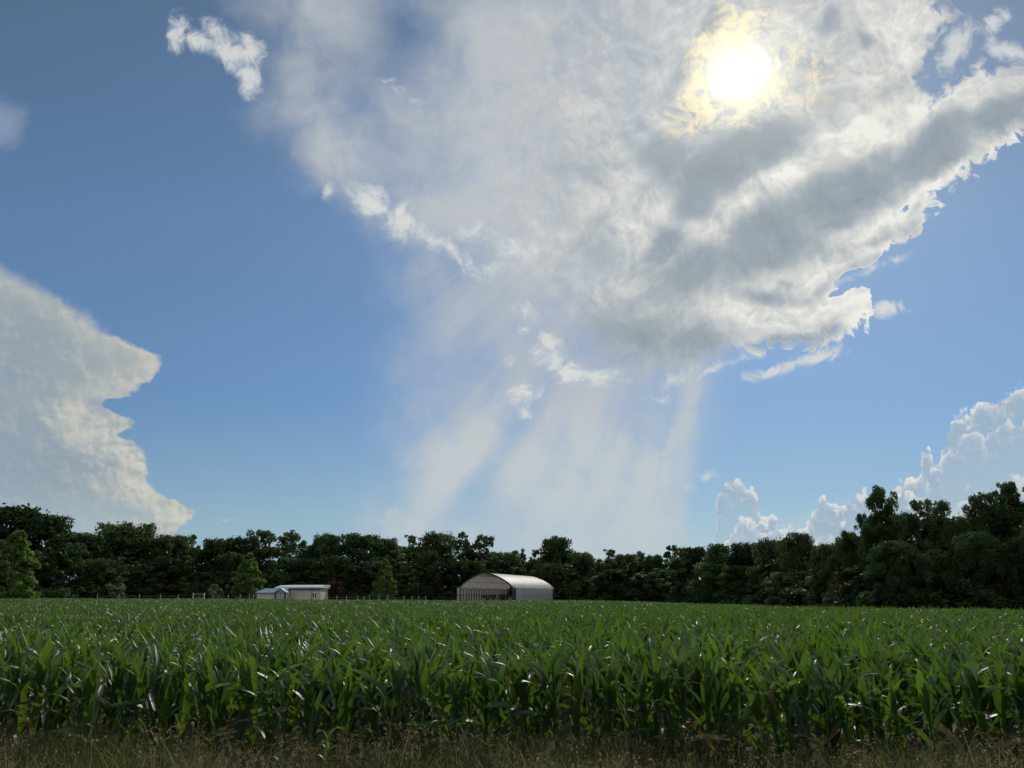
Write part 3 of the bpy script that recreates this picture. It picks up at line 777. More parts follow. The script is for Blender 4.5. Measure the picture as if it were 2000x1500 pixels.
FRONT = [  # name, style, px, top, width px, depth beyond the edge, label
    ('oak_tree', 'oak', 30, 988, 150, 8, 'tallest dark oak at the west end, standing behind the bright leafy tree'),
    ('oak_tree', 'oak', 100, 1002, 95, 9, 'dark oak with lumpy right shoulder, next after the tallest oak of the west end'),
    ('oak_tree', 'oak', 165, 1040, 105, 6, 'low flat-topped dark oak in the dip between the two highest western crowns'),
    ('oak_tree', 'oak', 250, 1020, 140, 9, 'broad domed dark oak rising above the fence, left of the spiky poplar'),
    ('poplar_tree', 'poplar', 294, 1022, 46, 10, 'narrow spiky-topped tree at the right shoulder of the broad domed oak'),
    ('oak_tree', 'oak', 345, 1041, 85, 5, 'small dark round-topped tree right of the spiky tree beside the domed oak'),
    ('poplar_tree', 'poplar', 378, 1042, 50, 9, 'small spiky tree behind the fence gate'),
    ('oak_tree', 'oak', 425, 1051, 75, 4, 'low rounded dark tree left of the bright tree beside the shed'),
    ('oak_tree', 'oak', 467, 1048, 60, 7, 'dark rounded tree top just behind the bright tree beside the shed'),
    ('ash_tree', 'airy', 512, 1035, 70, 9, 'pale feathery tree rising behind the lean-to end of the shed'),
    ('ash_tree', 'airy', 570, 1038, 60, 11, 'thin see-through feathery tree behind the shed roof, left of a gap of sky'),
    ('oak_tree', 'bough', 606, 1062, 48, 7, 'small dark lumpy tree in the gap of sky above the shed'),
    ('oak_tree', 'bough', 640, 1042, 66, 5, 'dark tree with separate round tufts above the right end of the shed'),
    ('oak_tree', 'oak', 702, 1039, 100, 6, 'big dark crown between the shed and the young tree in the pasture'),
    ('oak_tree', 'oak', 755, 1051, 74, 8, 'flat dark crown directly behind the young tree in the pasture'),
    ('poplar_tree', 'poplar', 800, 1043, 84, 10, 'paler green crown right of the young tree in the pasture'),
    ('oak_tree', 'oak', 853, 1039, 84, 5, 'dark pointed crown left of the barn'),
    ('poplar_tree', 'poplar', 903, 1037, 66, 7, 'tall pale-topped tree above the left end of the barn'),
    ('ash_tree', 'airy', 945, 1045, 54, 9, 'feathery upright tree above the barn ridge, beside the dip in the tree line'),
    ('oak_tree', 'oak', 985, 1078, 76, 3, 'low dark tree in the dip of the tree line behind the barn'),
    ('ash_tree', 'airy', 1012, 1074, 54, 10, 'low pale tree top over the middle of the barn roof'),
    ('poplar_tree', 'poplar', 1045, 1072, 60, 8, 'pale spiky top between the barn ridge and the dark tree by the mast'),
    ('oak_tree', 'oak', 1085, 1049, 84, 5, 'tall dark tree beside the thin radio mast'),
    ('oak_tree', 'oak', 1137, 1078, 66, 4, 'low round tree right of the tall tree by the radio mast'),
    ('poplar_tree', 'poplar', 1188, 1071, 88, 8, 'wide ragged crown, second group right of the radio mast'),
    ('oak_tree', 'oak', 1222, 1079, 60, 5, 'low dark crown at the right flank of the wide ragged crown'),
    ('ash_tree', 'airy', 1250, 1078, 56, 10, 'pale see-through tree top in a small gap of the eastern woods'),
    ('oak_tree', 'oak', 1276, 1083, 56, 4, 'lowest dark crown of the tree line east of the barn'),
    ('poplar_tree', 'poplar', 1310, 1063, 74, 8, 'pale rounded crown standing up right after the lowest part of the tree line'),
    ('oak_tree', 'oak', 1352, 1065, 76, 4, 'dark flat crown right of the pale rounded crown in the east'),
    ('oak_tree', 'oak', 1402, 1062, 66, 5, 'small dark crown under the tower-shaped far cloud'),
    ('oak_tree', 'oak', 1452, 1059, 78, 4, 'dark crown just right of the tower-shaped far cloud'),
    ('oak_tree', 'oak', 1503, 1052, 84, 4, 'dark crown left of the tall round one in the eastern woods'),
    ('oak_tree', 'bough', 1560, 1036, 74, 4, 'high round dark crown, the last before the woods come close'),
    ('oak_tree', 'oak', 1612, 1061, 74, 3, 'low dark tree in the notch before the close tall trees'),
    ('oak_tree', 'bough', 1655, 1033, 60, 3, 'first and lowest of the close tall trees on the right'),
    ('sweetgum_tree', 'tall', 1690, 1004, 64, 4, 'close tree with tiered boughs on the left flank of the pointed tall tree'),
    ('sweetgum_tree', 'tall', 1722, 956, 92, 5, 'tall pointed tree with tufted top, the leftmost high summit of the close woods'),
    ('oak_tree', 'bough', 1768, 1000, 64, 4, 'close dark tree in the saddle between two high summits'),
    ('sweetgum_tree', 'tall', 1812, 976, 96, 5, 'round tufted tall tree, second summit of the close woods'),
    ('oak_tree', 'bough', 1866, 1008, 70, 4, 'close dark tree in the dip left of the highest right-hand crown'),
    ('sweetgum_tree', 'tall', 1914, 963, 74, 5, 'tufted tall tree leaning on the highest crown at the right border'),
    ('sweetgum_tree', 'tall', 1968, 944, 100, 6, 'highest broad crown of the close woods near the right border'),
    ('oak_tree', 'bough', 2030, 952, 110, 5, 'big close tree cut by the right border of the view'),
]
for q, (nm, st, px, top, w, back, lab) in enumerate(FRONT):
    plant_tree(nm, st, px, top, w, edge_depth(px) + back, lab, k=q)

# the wood's front row, one much like the next
q = 0
px = -40.0
while px < 2080:
    d = edge_depth(px)
    sky_top = float(np.interp(px, [f[2] for f in FRONT], [f[3] for f in FRONT]))
    near = px > 1620
    frac = random.uniform(0.42, 0.80)
    top = 1172 - (1172 - sky_top) * frac
    w = random.uniform(52, 92) * (1.2 if near else 1.0)
    st = 'bough' if near else random.choice(['oak', 'oak', 'poplar', 'poplar', 'airy'])
    lab = ('dark leafy tree low in the shaded front of the close right-hand woods' if near else
           'dark middle-height tree in the shaded front row of the woods beyond the corn')
    plant_tree('broadleaf_tree', st, px, top, w, d - random.uniform(0.5, 4.0), lab, 'tree', 'front row trees of the close woods' if near else 'front row trees of the far woods', k=q)
    q += 1
    px += random.uniform(24, 40) * (1.3 if near else 1.0)

# bushes along its foot
BUSH = []
for s in (71, 72, 73):
    r = np.random.default_rng(s); n = 22
    a = r.uniform(0, 6.283, n); qd = np.sqrt(r.uniform(0, 1, n)) * 1.7
    cc = np.stack([qd * np.cos(a), qd * np.sin(a), r.uniform(0.4, 2.6, n) * (1.15 - 0.25 * qd)], 1)
    b = MB(); b.add(*clump_cloud(cc, r.uniform(0.4, 0.8, n), 95, 0.20, s))
    for j in range(9): b.tube([(0, 0, 0), tuple(cc[j] * 0.5 + np.array([0, 0, -0.1])), tuple(cc[j])], [0.05, 0.03, 0.012], 5, 1)
    BUSH.append(b.mesh('bush', [M_oak, M_bark]))
px = -30.0
while px < 2060:
    d = edge_depth(px) - random.uniform(3.5, 6.5)
    x, _ = at(px, 1165, d)
    o = link('bush', random.choice(BUSH)); o.location = (x, d, float(ground_z(x, d)) - 0.1)
    s = random.uniform(0.9, 1.7); o.scale = (s * 1.2, s * 1.2, s); o.rotation_euler = (0, 0, random.uniform(0, 6.28))
    tag(o, 'dark rounded bush at the shaded foot of the woods beyond the corn', 'bush', 'bushes along the foot of the woods')
    px += random.uniform(22, 40) * (180 / d) ** 0.6
for px, py, w, lab in [(228, 1152, 34, 'pale grey-green bush behind the fence, left of the gate'), (425, 1150, 40, 'pale grey-green bush between the gate and the bright tree by the shed')]:
    d = 164.0; x, zt = at(px, py, d); z0 = float(ground_z(x, d)) - 0.1
    b = MB(); r = np.random.default_rng(px); n = 20; a = r.uniform(0, 6.283, n); qd = np.sqrt(r.uniform(0, 1, n)) * 1.6
    cc = np.stack([qd * np.cos(a), qd * np.sin(a), r.uniform(0.5, 2.6, n)], 1); b.add(*clump_cloud(cc, r.uniform(.4, .7, n), 90, .2, px))
    o = link('bush', b.mesh('bush', [material('grey_green_leaves', (0.11, 0.14, 0.08), 0.5, 0.3, 0.8, translucent=(0.14, 0.18, 0.07), tr_mix=0.3)]))
    o.location = (x, d, z0); o.scale = (1.1, 1.1, 1.15); tag(o, lab, 'bush')

# three bright young trees that stand free
plant_tree('young_tree', 'young', 40, 1034, 104, 136.0, 'bright yellow-green leafy tree standing free at the west end behind the fence', k=0)
plant_tree('young_tree', 'young', 489, 1077, 66, 168.0, 'bright yellow-green tree standing at the left end of the shed', k=1)
plant_tree('young_tree', 'young', 754, 1091, 50, 170.0, 'small pyramid-shaped pale green tree alone in the pasture between shed and barn', k=2)
LIB['red'] = [tree_meshes('oak', 81, 6, 7, 120, 0.2, M_red)]; SIZE['red'] = (6, 7)
plant_tree('plum_tree', 'red', 652, 1136, 34, 172.0, 'dim reddish-leaved tree behind the right end of the shed')
plant_tree('plum_tree', 'red', 1058, 1122, 46, 199.0, 'dim reddish-leaved tree behind the far end of the barn')

# the wood's depth behind the trees one can tell apart
r = np.random.default_rng(5)
wc = []; wr = []
for k in range(2200):
    px = r.uniform(-120, 2150)
    sky_top = float(np.interp(px, [f[2] for f in FRONT], [f[3] for f in FRONT]))
    d = edge_depth(px) + r.uniform(3, 16)
    x, zt = at(px, sky_top + 12, d)
    z0 = float(ground_z(x, d)); top = max(zt - 1.6, z0 + 2)
    wc.append((x, d, z0 + (top - z0) * r.uniform(0.02, 0.97))); wr.append(r.uniform(1.0, 1.7))
w = MB(); w.add(*clump_cloud(np.array(wc), np.array(wr), 42, 0.55, 6))
tag(w.build('woods', M_oak), 'dense dark inside of the woods behind the front trees', 'woods', kind='stuff')

# =========================================================================
# BARN: an open-ended arched frame under a white cover
# =========================================================================
BX, BY = -5.4, 166.0
BROT = -R(19.0)                       # its length runs away from the road and a little east
barn_z = float(ground_z(BX, BY + 10))
barn = empty('hoop_barn', (BX, BY, barn_z), BROT, 'long open-ended arched barn with white cover fabric on dark hoops', 'barn')
HALF, LEN = 5.9, 31.0
HK = 0.92
PROF = [(HALF, 0.0), (HALF, 1.5), (HALF, 2.85), (HALF - 0.08, 3.25), (HALF - 0.35, 3.66), (HALF - 0.85, 4.16), (HALF - 1.7, 4.76), (HALF - 2.9, 5.46), (HALF - 4.2, 6.05), (HALF - 5.3, 6.38), (0.25, 6.46), (0.0, 6.47)]
PROF = [(x, z * HK) for x, z in PROF]


def smooth_profile(side, inset=0.0):
    p = [(side * (x - inset if x > inset else x), z - inset * (0.0 if z < 2.9 * HK else 1.0)) for x, z in PROF]
    return p


def shell(mb, prof, y0, y1, n, thick, mat=0):
    """a sheet with thickness that follows a profile along the barn; sags slightly between hoops"""
    ysn = np.linspace(y0, y1, n)
    p = np.array(prof); d = np.gradient(p, axis=0); nn = np.stack([d[:, 1], -d[:, 0]], 1); nn /= np.linalg.norm(nn, axis=1)[:, None]
    def layer(off):
        v = []
        for j, yy in enumerate(ysn):
            sag = 0.035 * (j % 2)
            q = p - nn * np.sign(nn[0, 0] * p[0, 0]) * (off + sag)
            v.append(np.stack([q[:, 0], np.full(len(p), yy), q[:, 1]], 1))
        return np.array(v)
    a = layer(0.0); m = len(p)
    V = a.reshape(-1, 3)
    Q = [(j * m + i, j * m + i + 1, (j + 1) * m + i + 1, (j + 1) * m + i) for j in range(n - 1) for i in range(m - 1)]
    mb.add(V, Q, mat)


roofm = MB()
NB = 41
shell(roofm, smooth_profile(1)[3:], 0.0, LEN, NB, 0.03)
shell(roofm, smooth_profile(-1)[3:], 0.0, LEN, NB, 0.03)
cover = roofm.build('roof_cover', M_fabric, barn, True)
for sd, y0 in ((1, 2.1), (-1, -1.5)):
    wm = MB(); shell(wm, smooth_profile(sd)[:4], y0, LEN - 1.6 if sd > 0 else LEN, 35, 0.03)
    wo = wm.build('side_wall', M_fabric, barn, True)
    rl = MB(); rl.tube([(sd * (HALF - 0.10), y0, 1.45), (sd * (HALF - 0.10), LEN, 1.45)], 0.06, 6); rl.build('rail', M_tube, wo)
# navy end panels on the right wall, at the near and at the far corner
for y0, y1 in ((0.0, 2.08), (LEN - 1.58, LEN + 0.6)):
    em = MB(); shell(em, smooth_profile(1)[:5], y0, y1, 3, 0.05); em.build('end_panel', M_navy, barn, True)
trim = MB()
for sd in (1, -1):
    trim.tube([(x, -0.08, z) for x, z in smooth_profile(sd)], 0.11, 6)
trim.build('front_trim', M_dark, barn, True)
for kk in range(21):
    yy = 0.25 + kk * (LEN - 0.5) / 20
    rb = MB()
    for sd in (1, -1):
        rb.tube([(x, yy, z) for x, z in smooth_profile(sd, 0.14)], 0.085, 6)
    rb.build('hoop', M_tube, barn, True)
for sd in (1, -1):
    for x, z in ((HALF - 0.18, 2.68), (HALF - 1.75, 4.16), (HALF - 4.2, 5.38)):
        pr = MB(); pr.tube([(sd * x, 0.1, z), (sd * x, LEN - 0.1, z)], 0.05, 6); pr.build('purlin', M_tube, barn, True)
rp = MB(); rp.tube([(0, 0.1, 5.79), (0, LEN - 0.1, 5.79)], 0.06, 6); rp.build('ridge_pole', M_tube, barn, True)


def in_barn(x, y):
    c, s = math.cos(BROT), math.sin(BROT)
    return BX + x * c - y * s, BY + x * s + y * c


# --- what stands in the barn
tx, ty = in_barn(-0.9, 4.0)
tr = empty('farm_trailer', (tx, ty, barn_z), BROT + R(6), 'low rust-dark trailer parked crosswise inside the open barn', 'trailer')
b = MB(); b.box((0, 0, 0.95), (2.5, 1.4, 0.10))
b.build('bed', M_rust, tr)
for sd in (-1, 1):
    b = MB(); b.box((0, sd * 0.72, 1.28), (2.5, 0.05, 0.54)); b.build('side_board', M_rust, tr)
for sd in (-1, 1):
    b = MB(); b.box((sd * 1.276, 0, 1.28), (0.05, 1.38, 0.54)); b.build('end_board', M_rust, tr)


def wheel(parent, c, rad, wid):
    wb = MB(); a = np.linspace(0, 2 * math.pi, 21)
    wb.tube([(c[0] + (rad - wid * 0.4) * math.cos(q), c[1], c[2] + (rad - wid * 0.4) * math.sin(q)) for q in a], wid * 0.45, 8)
    wo = wb.build('wheel', M_rubber, parent, True)
    rm = MB(); rm.tube([(c[0], c[1] - wid * 0.3, c[2]), (c[0], c[1] + wid * 0.3, c[2])], rad * 0.62, 14); rm.tube([(c[0], c[1] - wid * 0.42, c[2]), (c[0], c[1] - wid * 0.3, c[2])], [0.01, rad * 0.6], 14)
    rm.build('rim', M_steel, wo, True)


for sx in (-0.7, 0.7):
    for sy in (-0.85, 0.85): wheel(tr, (sx, sy, 0.42), 0.42, 0.24)
b = MB(); b.tube([(1.25, 0, 0.9), (2.3, 0, 0.55)], 0.05, 6); b.build('drawbar', M_rust, tr)

tx, ty = in_barn(2.7, 6.5)
tt = empty('tractor', (tx, ty, barn_z), BROT + R(180), 'dark tractor with a cab parked by the right wall inside the barn', 'tractor')
b = MB(); b.box((1.0, 0, 1.25), (1.9, 0.75, 0.75)); b.box((1.98, 0, 1.2), (0.10, 0.6, 0.6)); b.tube([(1.2, 0.2, 1.6), (1.2, 0.2, 2.5)], 0.05, 8); b.build('bonnet', M_dark, tt)
b = MB()
for sx in (-1.15, 0.05):
    for sy in (-0.65, 0.65): b.tube([(sx, sy, 1.3), (sx, sy * 0.94, 2.65)], 0.05, 6)
b.box((-0.55, 0, 1.15), (1.4, 1.2, 0.5)); cb = b.build('cab', M_dark, tt)
b = MB(); b.box((-0.55, 0, 2.72), (1.5, 1.45, 0.14)); b.build('cab_roof', M_dark, tt)
b = MB(); b.box((0.05, 0, 2.0), (0.03, 1.15, 1.1)); b.box((-1.15, 0, 2.0), (0.03, 1.15, 1.1)); b.build('window', M_glass, tt)
for sy in (-0.95, 0.95):
    wheel(tt, (-0.6, sy, 0.85), 0.85, 0.48); wheel(tt, (1.5, sy * 0.85, 0.48), 0.48, 0.32)
b = MB(); b.box((-0.6, 0, 0.95), (0.4, 1.6, 0.3)); b.box((1.5, 0, 0.6), (0.25, 1.3, 0.2)); b.build('axle', M_dark, tt)

# =========================================================================
# SHED with its low lean-to
# =========================================================================
SHY = 164.0
sx0, _ = at(560, 1160, SHY); sx1, _ = at(627.5, 1160, SHY)
shz = float(ground_z(sx0, SHY + 3))
shed = empty('shed', (sx0, SHY, shz), 0.0, 'long beige shed with a flat white-edged roof beside the fence', 'shed')
SW = sx1 - sx0; SD = 6.0; SH = at(590, 1149, SHY)[1] - shz
ze = SH
b = MB()
for (c, s) in (((SW / 2, 0.08, ze / 2), (SW, 0.16, ze)), ((SW / 2, SD - 0.08, ze / 2), (SW, 0.16, ze)), ((0.08, SD / 2, ze / 2), (0.16, SD - 0.32, ze)), ((SW - 0.08, SD / 2, ze / 2), (0.16, SD - 0.32, ze))):
    b.box(c, s)
b.build('wall', M_beige, shed)
rx0 = at(537, 1147, SHY)[0] - sx0; rx1 = at(631.5, 1147, SHY)[0] - sx0
b = MB()                                            # roof slab, low pitch rising to the back, with a rounded west end
sec = [(-0.5, ze + 0.02), (-0.5, ze + 0.34), (0.6, ze + 0.62), (SD + 0.3, ze + 0.75), (SD + 0.3, ze + 0.02)]
stations = [(rx0, 0.25), (rx0 + 0.25, 0.55), (rx0 + 0.9, 0.88), (rx0 + 1.9, 1.0), (rx1, 1.0)]
V = []; Q = []
for xx, k in stations:
    for (yy, zz) in sec: V.append((xx, yy, ze + 0.02 + (zz - ze - 0.02) * k))
for j in range(len(stations) - 1):
    for i2 in range(5): Q.append((j * 5 + i2, j * 5 + (i2 + 1) % 5, (j + 1) * 5 + (i2 + 1) % 5, (j + 1) * 5 + i2))
for base in (0, (len(stations) - 1) * 5):
    Q += [(base, base + 1, base + 2, base + 4), (base + 2, base + 3, base + 4, base + 4)]
b.add(V, [q_ for q_ in Q if len(set(q_)) == 4])
b.add([V[2], V[3], V[4], ((V[2][0]), V[3][1] - 1.0, V[4][2] + 0.2)], [(0, 1, 2, 3)])
e = V[-5:]
b.add([e[2], e[3], e[4], (e[2][0], e[3][1] - 1.0, e[4][2] + 0.2)], [(0, 1, 2, 3)])
roof = b.build('roof', M_roofwhite, shed)
b = MB(); b.box(((rx0 + 1.9 + rx1) / 2, -0.34, ze - 0.12), (rx1 - rx0 - 1.9, 0.10, 0.22)); b.build('gutter', M_dark, roof)
b = MB(); b.tube([(2.15 + rx0 + 1.2, 1.6, ze + 0.55), (2.15 + rx0 + 1.2, 1.6, ze + 0.95)], 0.09, 8); b.box((2.15 + rx0 + 1.2, 1.6, ze + 0.98), (0.34, 0.34, 0.06)); b.build('vent', M_dark, roof)
for wpx in (611.9, 616.6):
    cx = at(wpx, 1160, SHY)[0] - sx0
    zt = at(wpx, 1158, SHY)[1] - shz; zb = zt - 1.0
    b = MB()
    for dxx in (-0.20, 0.20): b.box((cx + dxx, -0.03, (zt + zb) / 2), (0.08, 0.06, zt - zb + 0.16))
    for zz in (zt, zb): b.box((cx, -0.03, zz), (0.32, 0.06, 0.08))
    fr = b.build('window', M_white, shed)
    b = MB(); b.box((cx, -0.012, (zt + zb) / 2), (0.32, 0.02, zt - zb - 0.08)); b.build('pane', M_glass, fr)
cx = at(609.2, 1160, SHY)[0] - sx0
b = MB(); b.tube([(cx, -0.07, 0), (cx, -0.07, ze - 0.3)], 0.05, 6); b.build('downpipe', M_dark, shed)
b = MB(); b.box((SW - 0.07, -0.012, ze / 2), (0.14, 0.02, ze)); b.build('corner_board', M_white, shed)

LY = 160.6
lx0 = at(502, 1160, LY)[0]; lx1 = at(559, 1160, LY)[0]
lz = float(ground_z(lx0, LY + 1))
hut = empty('garden_shed', (lx0, LY, lz), 0.0, 'small low shed with blue-grey metal roof and double doors, left of the long beige shed', 'shed')
LW = lx1 - lx0; LD = 3.2
e_h = at(520, 1157.6, LY)[1] - lz; r_h = at(520, 1149.5, LY + 1.6)[1] - lz
gx0 = at(539, 1160, LY)[0] - lx0
b = MB()
b.box((gx0 / 2, 0.06, e_h / 2), (gx0, 0.12, e_h)); b.box((gx0 / 2, LD - 0.06, e_h / 2), (gx0, 0.12, e_h)); b.box((0.06, LD / 2, e_h / 2), (0.12, LD - 0.24, e_h))
b.build('wall', M_beige, hut)
b = MB(); ov = 0.35                                  # main roof: a ridge that runs along, hipped at its west end
for s in (0, 1):
    z_ = lambda t: e_h - 0.05 + (r_h - e_h) * t
    y_out, y_in = (-ov, LD / 2) if s == 0 else (LD + ov, LD / 2)
    b.add([(-ov, y_out, z_(0)), (LW, y_out, z_(0)), (LW, y_in, z_(1)), (1.1, y_in, z_(1)),
           (-ov, y_out, z_(0) + 0.07), (LW, y_out, z_(0) + 0.07), (LW, y_in, z_(1) + 0.07), (1.1, y_in, z_(1) + 0.07)],
          [(0, 1, 2, 3), (7, 6, 5, 4), (0, 4, 5, 1), (1, 5, 6, 2), (2, 6, 7, 3), (3, 7, 4, 0)])
b.add([(-ov, -ov, e_h - 0.03), (-ov, LD + ov, e_h - 0.03), (1.1, LD / 2 + 0.02, r_h - 0.02), (1.1, LD / 2 - 0.02, r_h - 0.02)], [(0, 1, 2, 3)])
hr = b.build('roof', M_roofblue, hut)
gw = LW - gx0
b = MB()                                             # gabled porch at its east end
ga = r_h - 0.02
b.add([(gx0 - 0.2, -0.75, e_h), (gx0 + gw / 2, -0.75, ga), (gx0 + gw / 2, LD / 2, ga), (gx0 - 0.2, LD / 2, e_h),
       (gx0 - 0.2, -0.75, e_h + 0.08), (gx0 + gw / 2, -0.75, ga + 0.08), (gx0 + gw / 2, LD / 2, ga + 0.08), (gx0 - 0.2, LD / 2, e_h + 0.08)], [(0, 1, 2, 3), (7, 6, 5, 4), (0, 4, 5, 1), (0, 3, 7, 4)])
b.add([(LW + 0.2, -0.75, e_h), (gx0 + gw / 2 + 0.002, -0.75, ga), (gx0 + gw / 2 + 0.002, LD / 2, ga), (LW + 0.2, LD / 2, e_h),
       (LW + 0.2, -0.75, e_h + 0.08), (gx0 + gw / 2 + 0.002, -0.75, ga + 0.08), (gx0 + gw / 2 + 0.002, LD / 2, ga + 0.08), (LW + 0.2, LD / 2, e_h + 0.08)], [(3, 2, 1, 0), (4, 5, 6, 7), (1, 5, 4, 0), (4, 7, 3, 0)])
b.build('porch_roof', M_roofblue, hut)
b = MB(); b.add([(gx0, -0.5, e_h), (LW, -0.5, e_h), (gx0 + gw / 2 + 0.06, -0.5, ga - 0.03), (gx0 + gw / 2 - 0.06, -0.5, ga - 0.03)], [(0, 1, 2, 3)]); b.build('gable', M_roofblue, hut)
for xx in (gx0 + 0.09, LW - 0.02):
    b = MB(); b.box((xx, -0.5, e_h / 2 - 0.01), (0.15, 0.15, e_h - 0.02)); b.build('post', M_dark, hut)
dw = (gw - 0.4) / 2
for s in (0, 1):
    cxx = gx0 + 0.2 + dw * (s + 0.5)
    b = MB(); b.box((cxx, -0.46, e_h * 0.49), (dw - 0.04, 0.06, e_h * 0.94)); dr = b.build('door', M_pale, hut)
    b = MB()
    for xx in (-1, 1): b.box((cxx + xx * (dw / 2 - 0.1), -0.50, e_h * 0.49), (0.09, 0.02, e_h * 0.9))
    for zz in (0.14, 0.7, e_h * 0.9): b.box((cxx, -0.50, zz), (dw - 0.3, 0.02, 0.09))
    b.build('frame', M_roofblue, dr)
b = MB(); b.box((LW - 0.06, LD / 2, e_h / 2), (0.12, LD - 0.3, e_h)); b.build('end_wall', M_beige, hut)

# =========================================================================
# FENCE, GATE, MAST
# =========================================================================
FY = 157.5


def fence(pxs, label, gaps=()):
    x0 = at(pxs[0], 1166, FY)[0]
    f = empty('fence', (x0, FY, 0.0), 0.0, label, 'fence')
    last = None
    for k, p in enumerate(pxs):
        x = at(p, 1166, FY)[0] - x0; gz_ = float(ground_z(x + x0, FY))
        hgt = random.uniform(1.18, 1.36)
        b = MB(); b.tube([(x, 0, gz_ - 0.3), (x + random.uniform(-.03, .03), 0, gz_ + hgt)], [0.05, 0.045], 6); b.box((x, 0, gz_ + hgt + 0.02), (0.12, 0.12, 0.04)); b.build('post', M_post, f)
        if last is not None:
            for hh in (0.55, 0.95):
                b = MB(); b.tube([(last[0] + 0.05, 0, last[1] + hh), ((last[0] + x) / 2, 0, (last[1] + gz_) / 2 + hh - 0.03), (x - 0.05, 0, gz_ + hh)], 0.014, 4); b.build('wire', M_steel, f)
        last = (x, gz_)
    return f


fence([-25, 8, 42, 95, 143], 'white-posted wire fence along the far left end of the cornfield')
fence([190, 232, 272, 313, 348], 'white-posted wire fence left of the metal gate')
fence([416, 446, 469, 487, 495], 'white-posted wire fence between the gate and the small shed')
fence([628, 640, 658, 677, 699, 711, 722], 'white-posted wire fence right of the long beige shed')
fence([740, 757, 789, 805, 818, 832], 'white-posted wire fence behind the small pyramid-shaped tree')


def gate(p0, p1, label, h):
    x0, x1 = at(p0, 1166, FY)[0], at(p1, 1166, FY)[0]; z0 = float(ground_z(x0, FY))
    gt = empty('farm_gate', (x0, FY, z0), 0.0, label, 'gate')
    W = x1 - x0
    for x in (0, W):
        b = MB(); b.tube([(x, 0, -0.3), (x, 0, h + 0.12)], 0.075, 8); b.build('post', M_white, gt)
    b = MB()
    for zz in (0.3, 0.65, h - 0.3, h - 0.04): b.tube([(0.09, 0, zz), (W - 0.09, 0, zz)], 0.035, 6)
    for x in (0.1, W - 0.1): b.tube([(x, 0, 0.26), (x, 0, h)], 0.035, 6)
    b.tube([(0.12, 0.05, 0.32), (W - 0.12, 0.05, h - 0.08)], 0.025, 6)
    b.build('frame', M_steel, gt)


gate(377, 399, 'wide pale metal gate in the fence between the pale bushes', 1.5)
gate(128.5, 134.5, 'narrow pale gate with a tall post near the west end of the fence', 1.65)

MY = 250.0
mx0, mz = at(1098.5, 1044.5, MY)
mast = empty('radio_mast', (mx0, MY, 0.0), 0.3, 'thin double-poled radio mast behind the tall dark tree by the barn', 'mast')
for sx in (-0.45, 0.45):
    b = MB(); b.tube([(sx, 0, 0), (sx, 0, mz - (0.6 if sx > 0 else 0))], [0.12, 0.07], 6); b.build('pole', M_steel, mast)
b = MB()
for k in range(12):
    z1 = mz - 1.2 - k * 1.4
    b.tube([(-0.45, 0, z1), (0.45, 0, z1)], 0.03, 4); b.tube([(-0.45, 0, z1), (0.45, 0, z1 - 1.4)], 0.02, 4)
b.build('brace', M_steel, mast)

# =========================================================================
# CORN
# =========================================================================
FIELD_Y0, FIELD_Y1 = 8.0, 149.5
RE = [(76, 75), (78, 62), (80, 53), (83, 47), (88, 43.8), (105, 45.3), (120, 47.8), (150, 49.8)]


def corn_leaf(mb, h, az, length, lean, droop, width, twist, r, mat=0):
    n = 9
    t = np.linspace(0, 1, n)
    th = lean + droop * t ** 1.7
    ds = length / (n - 1)
    rad = np.concatenate([[0], np.cumsum(np.sin((th[1:] + th[:-1]) / 2) * ds)]); z = np.concatenate([[0], np.cumsum(np.cos((th[1:] + th[:-1]) / 2) * ds)])
    yaw = az + twist * t ** 1.5
    ca, sa = np.cos(yaw), np.sin(yaw)
    c = np.stack([rad * ca, rad * sa, h + z], 1)
    side = np.stack([-sa, ca, np.zeros(n)], 1)
    roll = r.normal(0, 0.35) + twist * 1.3 * t
    nor = np.stack([-np.cos(th) * ca, -np.cos(th) * sa, np.sin(th)], 1)
    sd = side * np.cos(roll)[:, None] + nor * np.sin(roll)[:, None]
    nn = nor * np.cos(roll)[:, None] - side * np.sin(roll)[:, None]
    w = width * np.clip(np.minimum(0.42 + 2.2 * t, 1.0) * (1 - t ** 2.2), 0.015, 1)
    wav = 0.10 * w * np.sin(t * 17 + r.uniform(0, 6)) * (t > .1)
    L = c + sd * w[:, None] + nn * (0.34 * w + wav)[:, None]
    Rr = c - sd * w[:, None] + nn * (0.34 * w - wav)[:, None]
    V = np.stack([L, c, Rr], 1).reshape(-1, 3)
    Q = []
    for i in range(n - 1):
        a = i * 3
        Q += [(a, a + 1, a + 4, a + 3), (a + 1, a + 2, a + 5, a + 4)]
    mb.add(V, Q, mat)


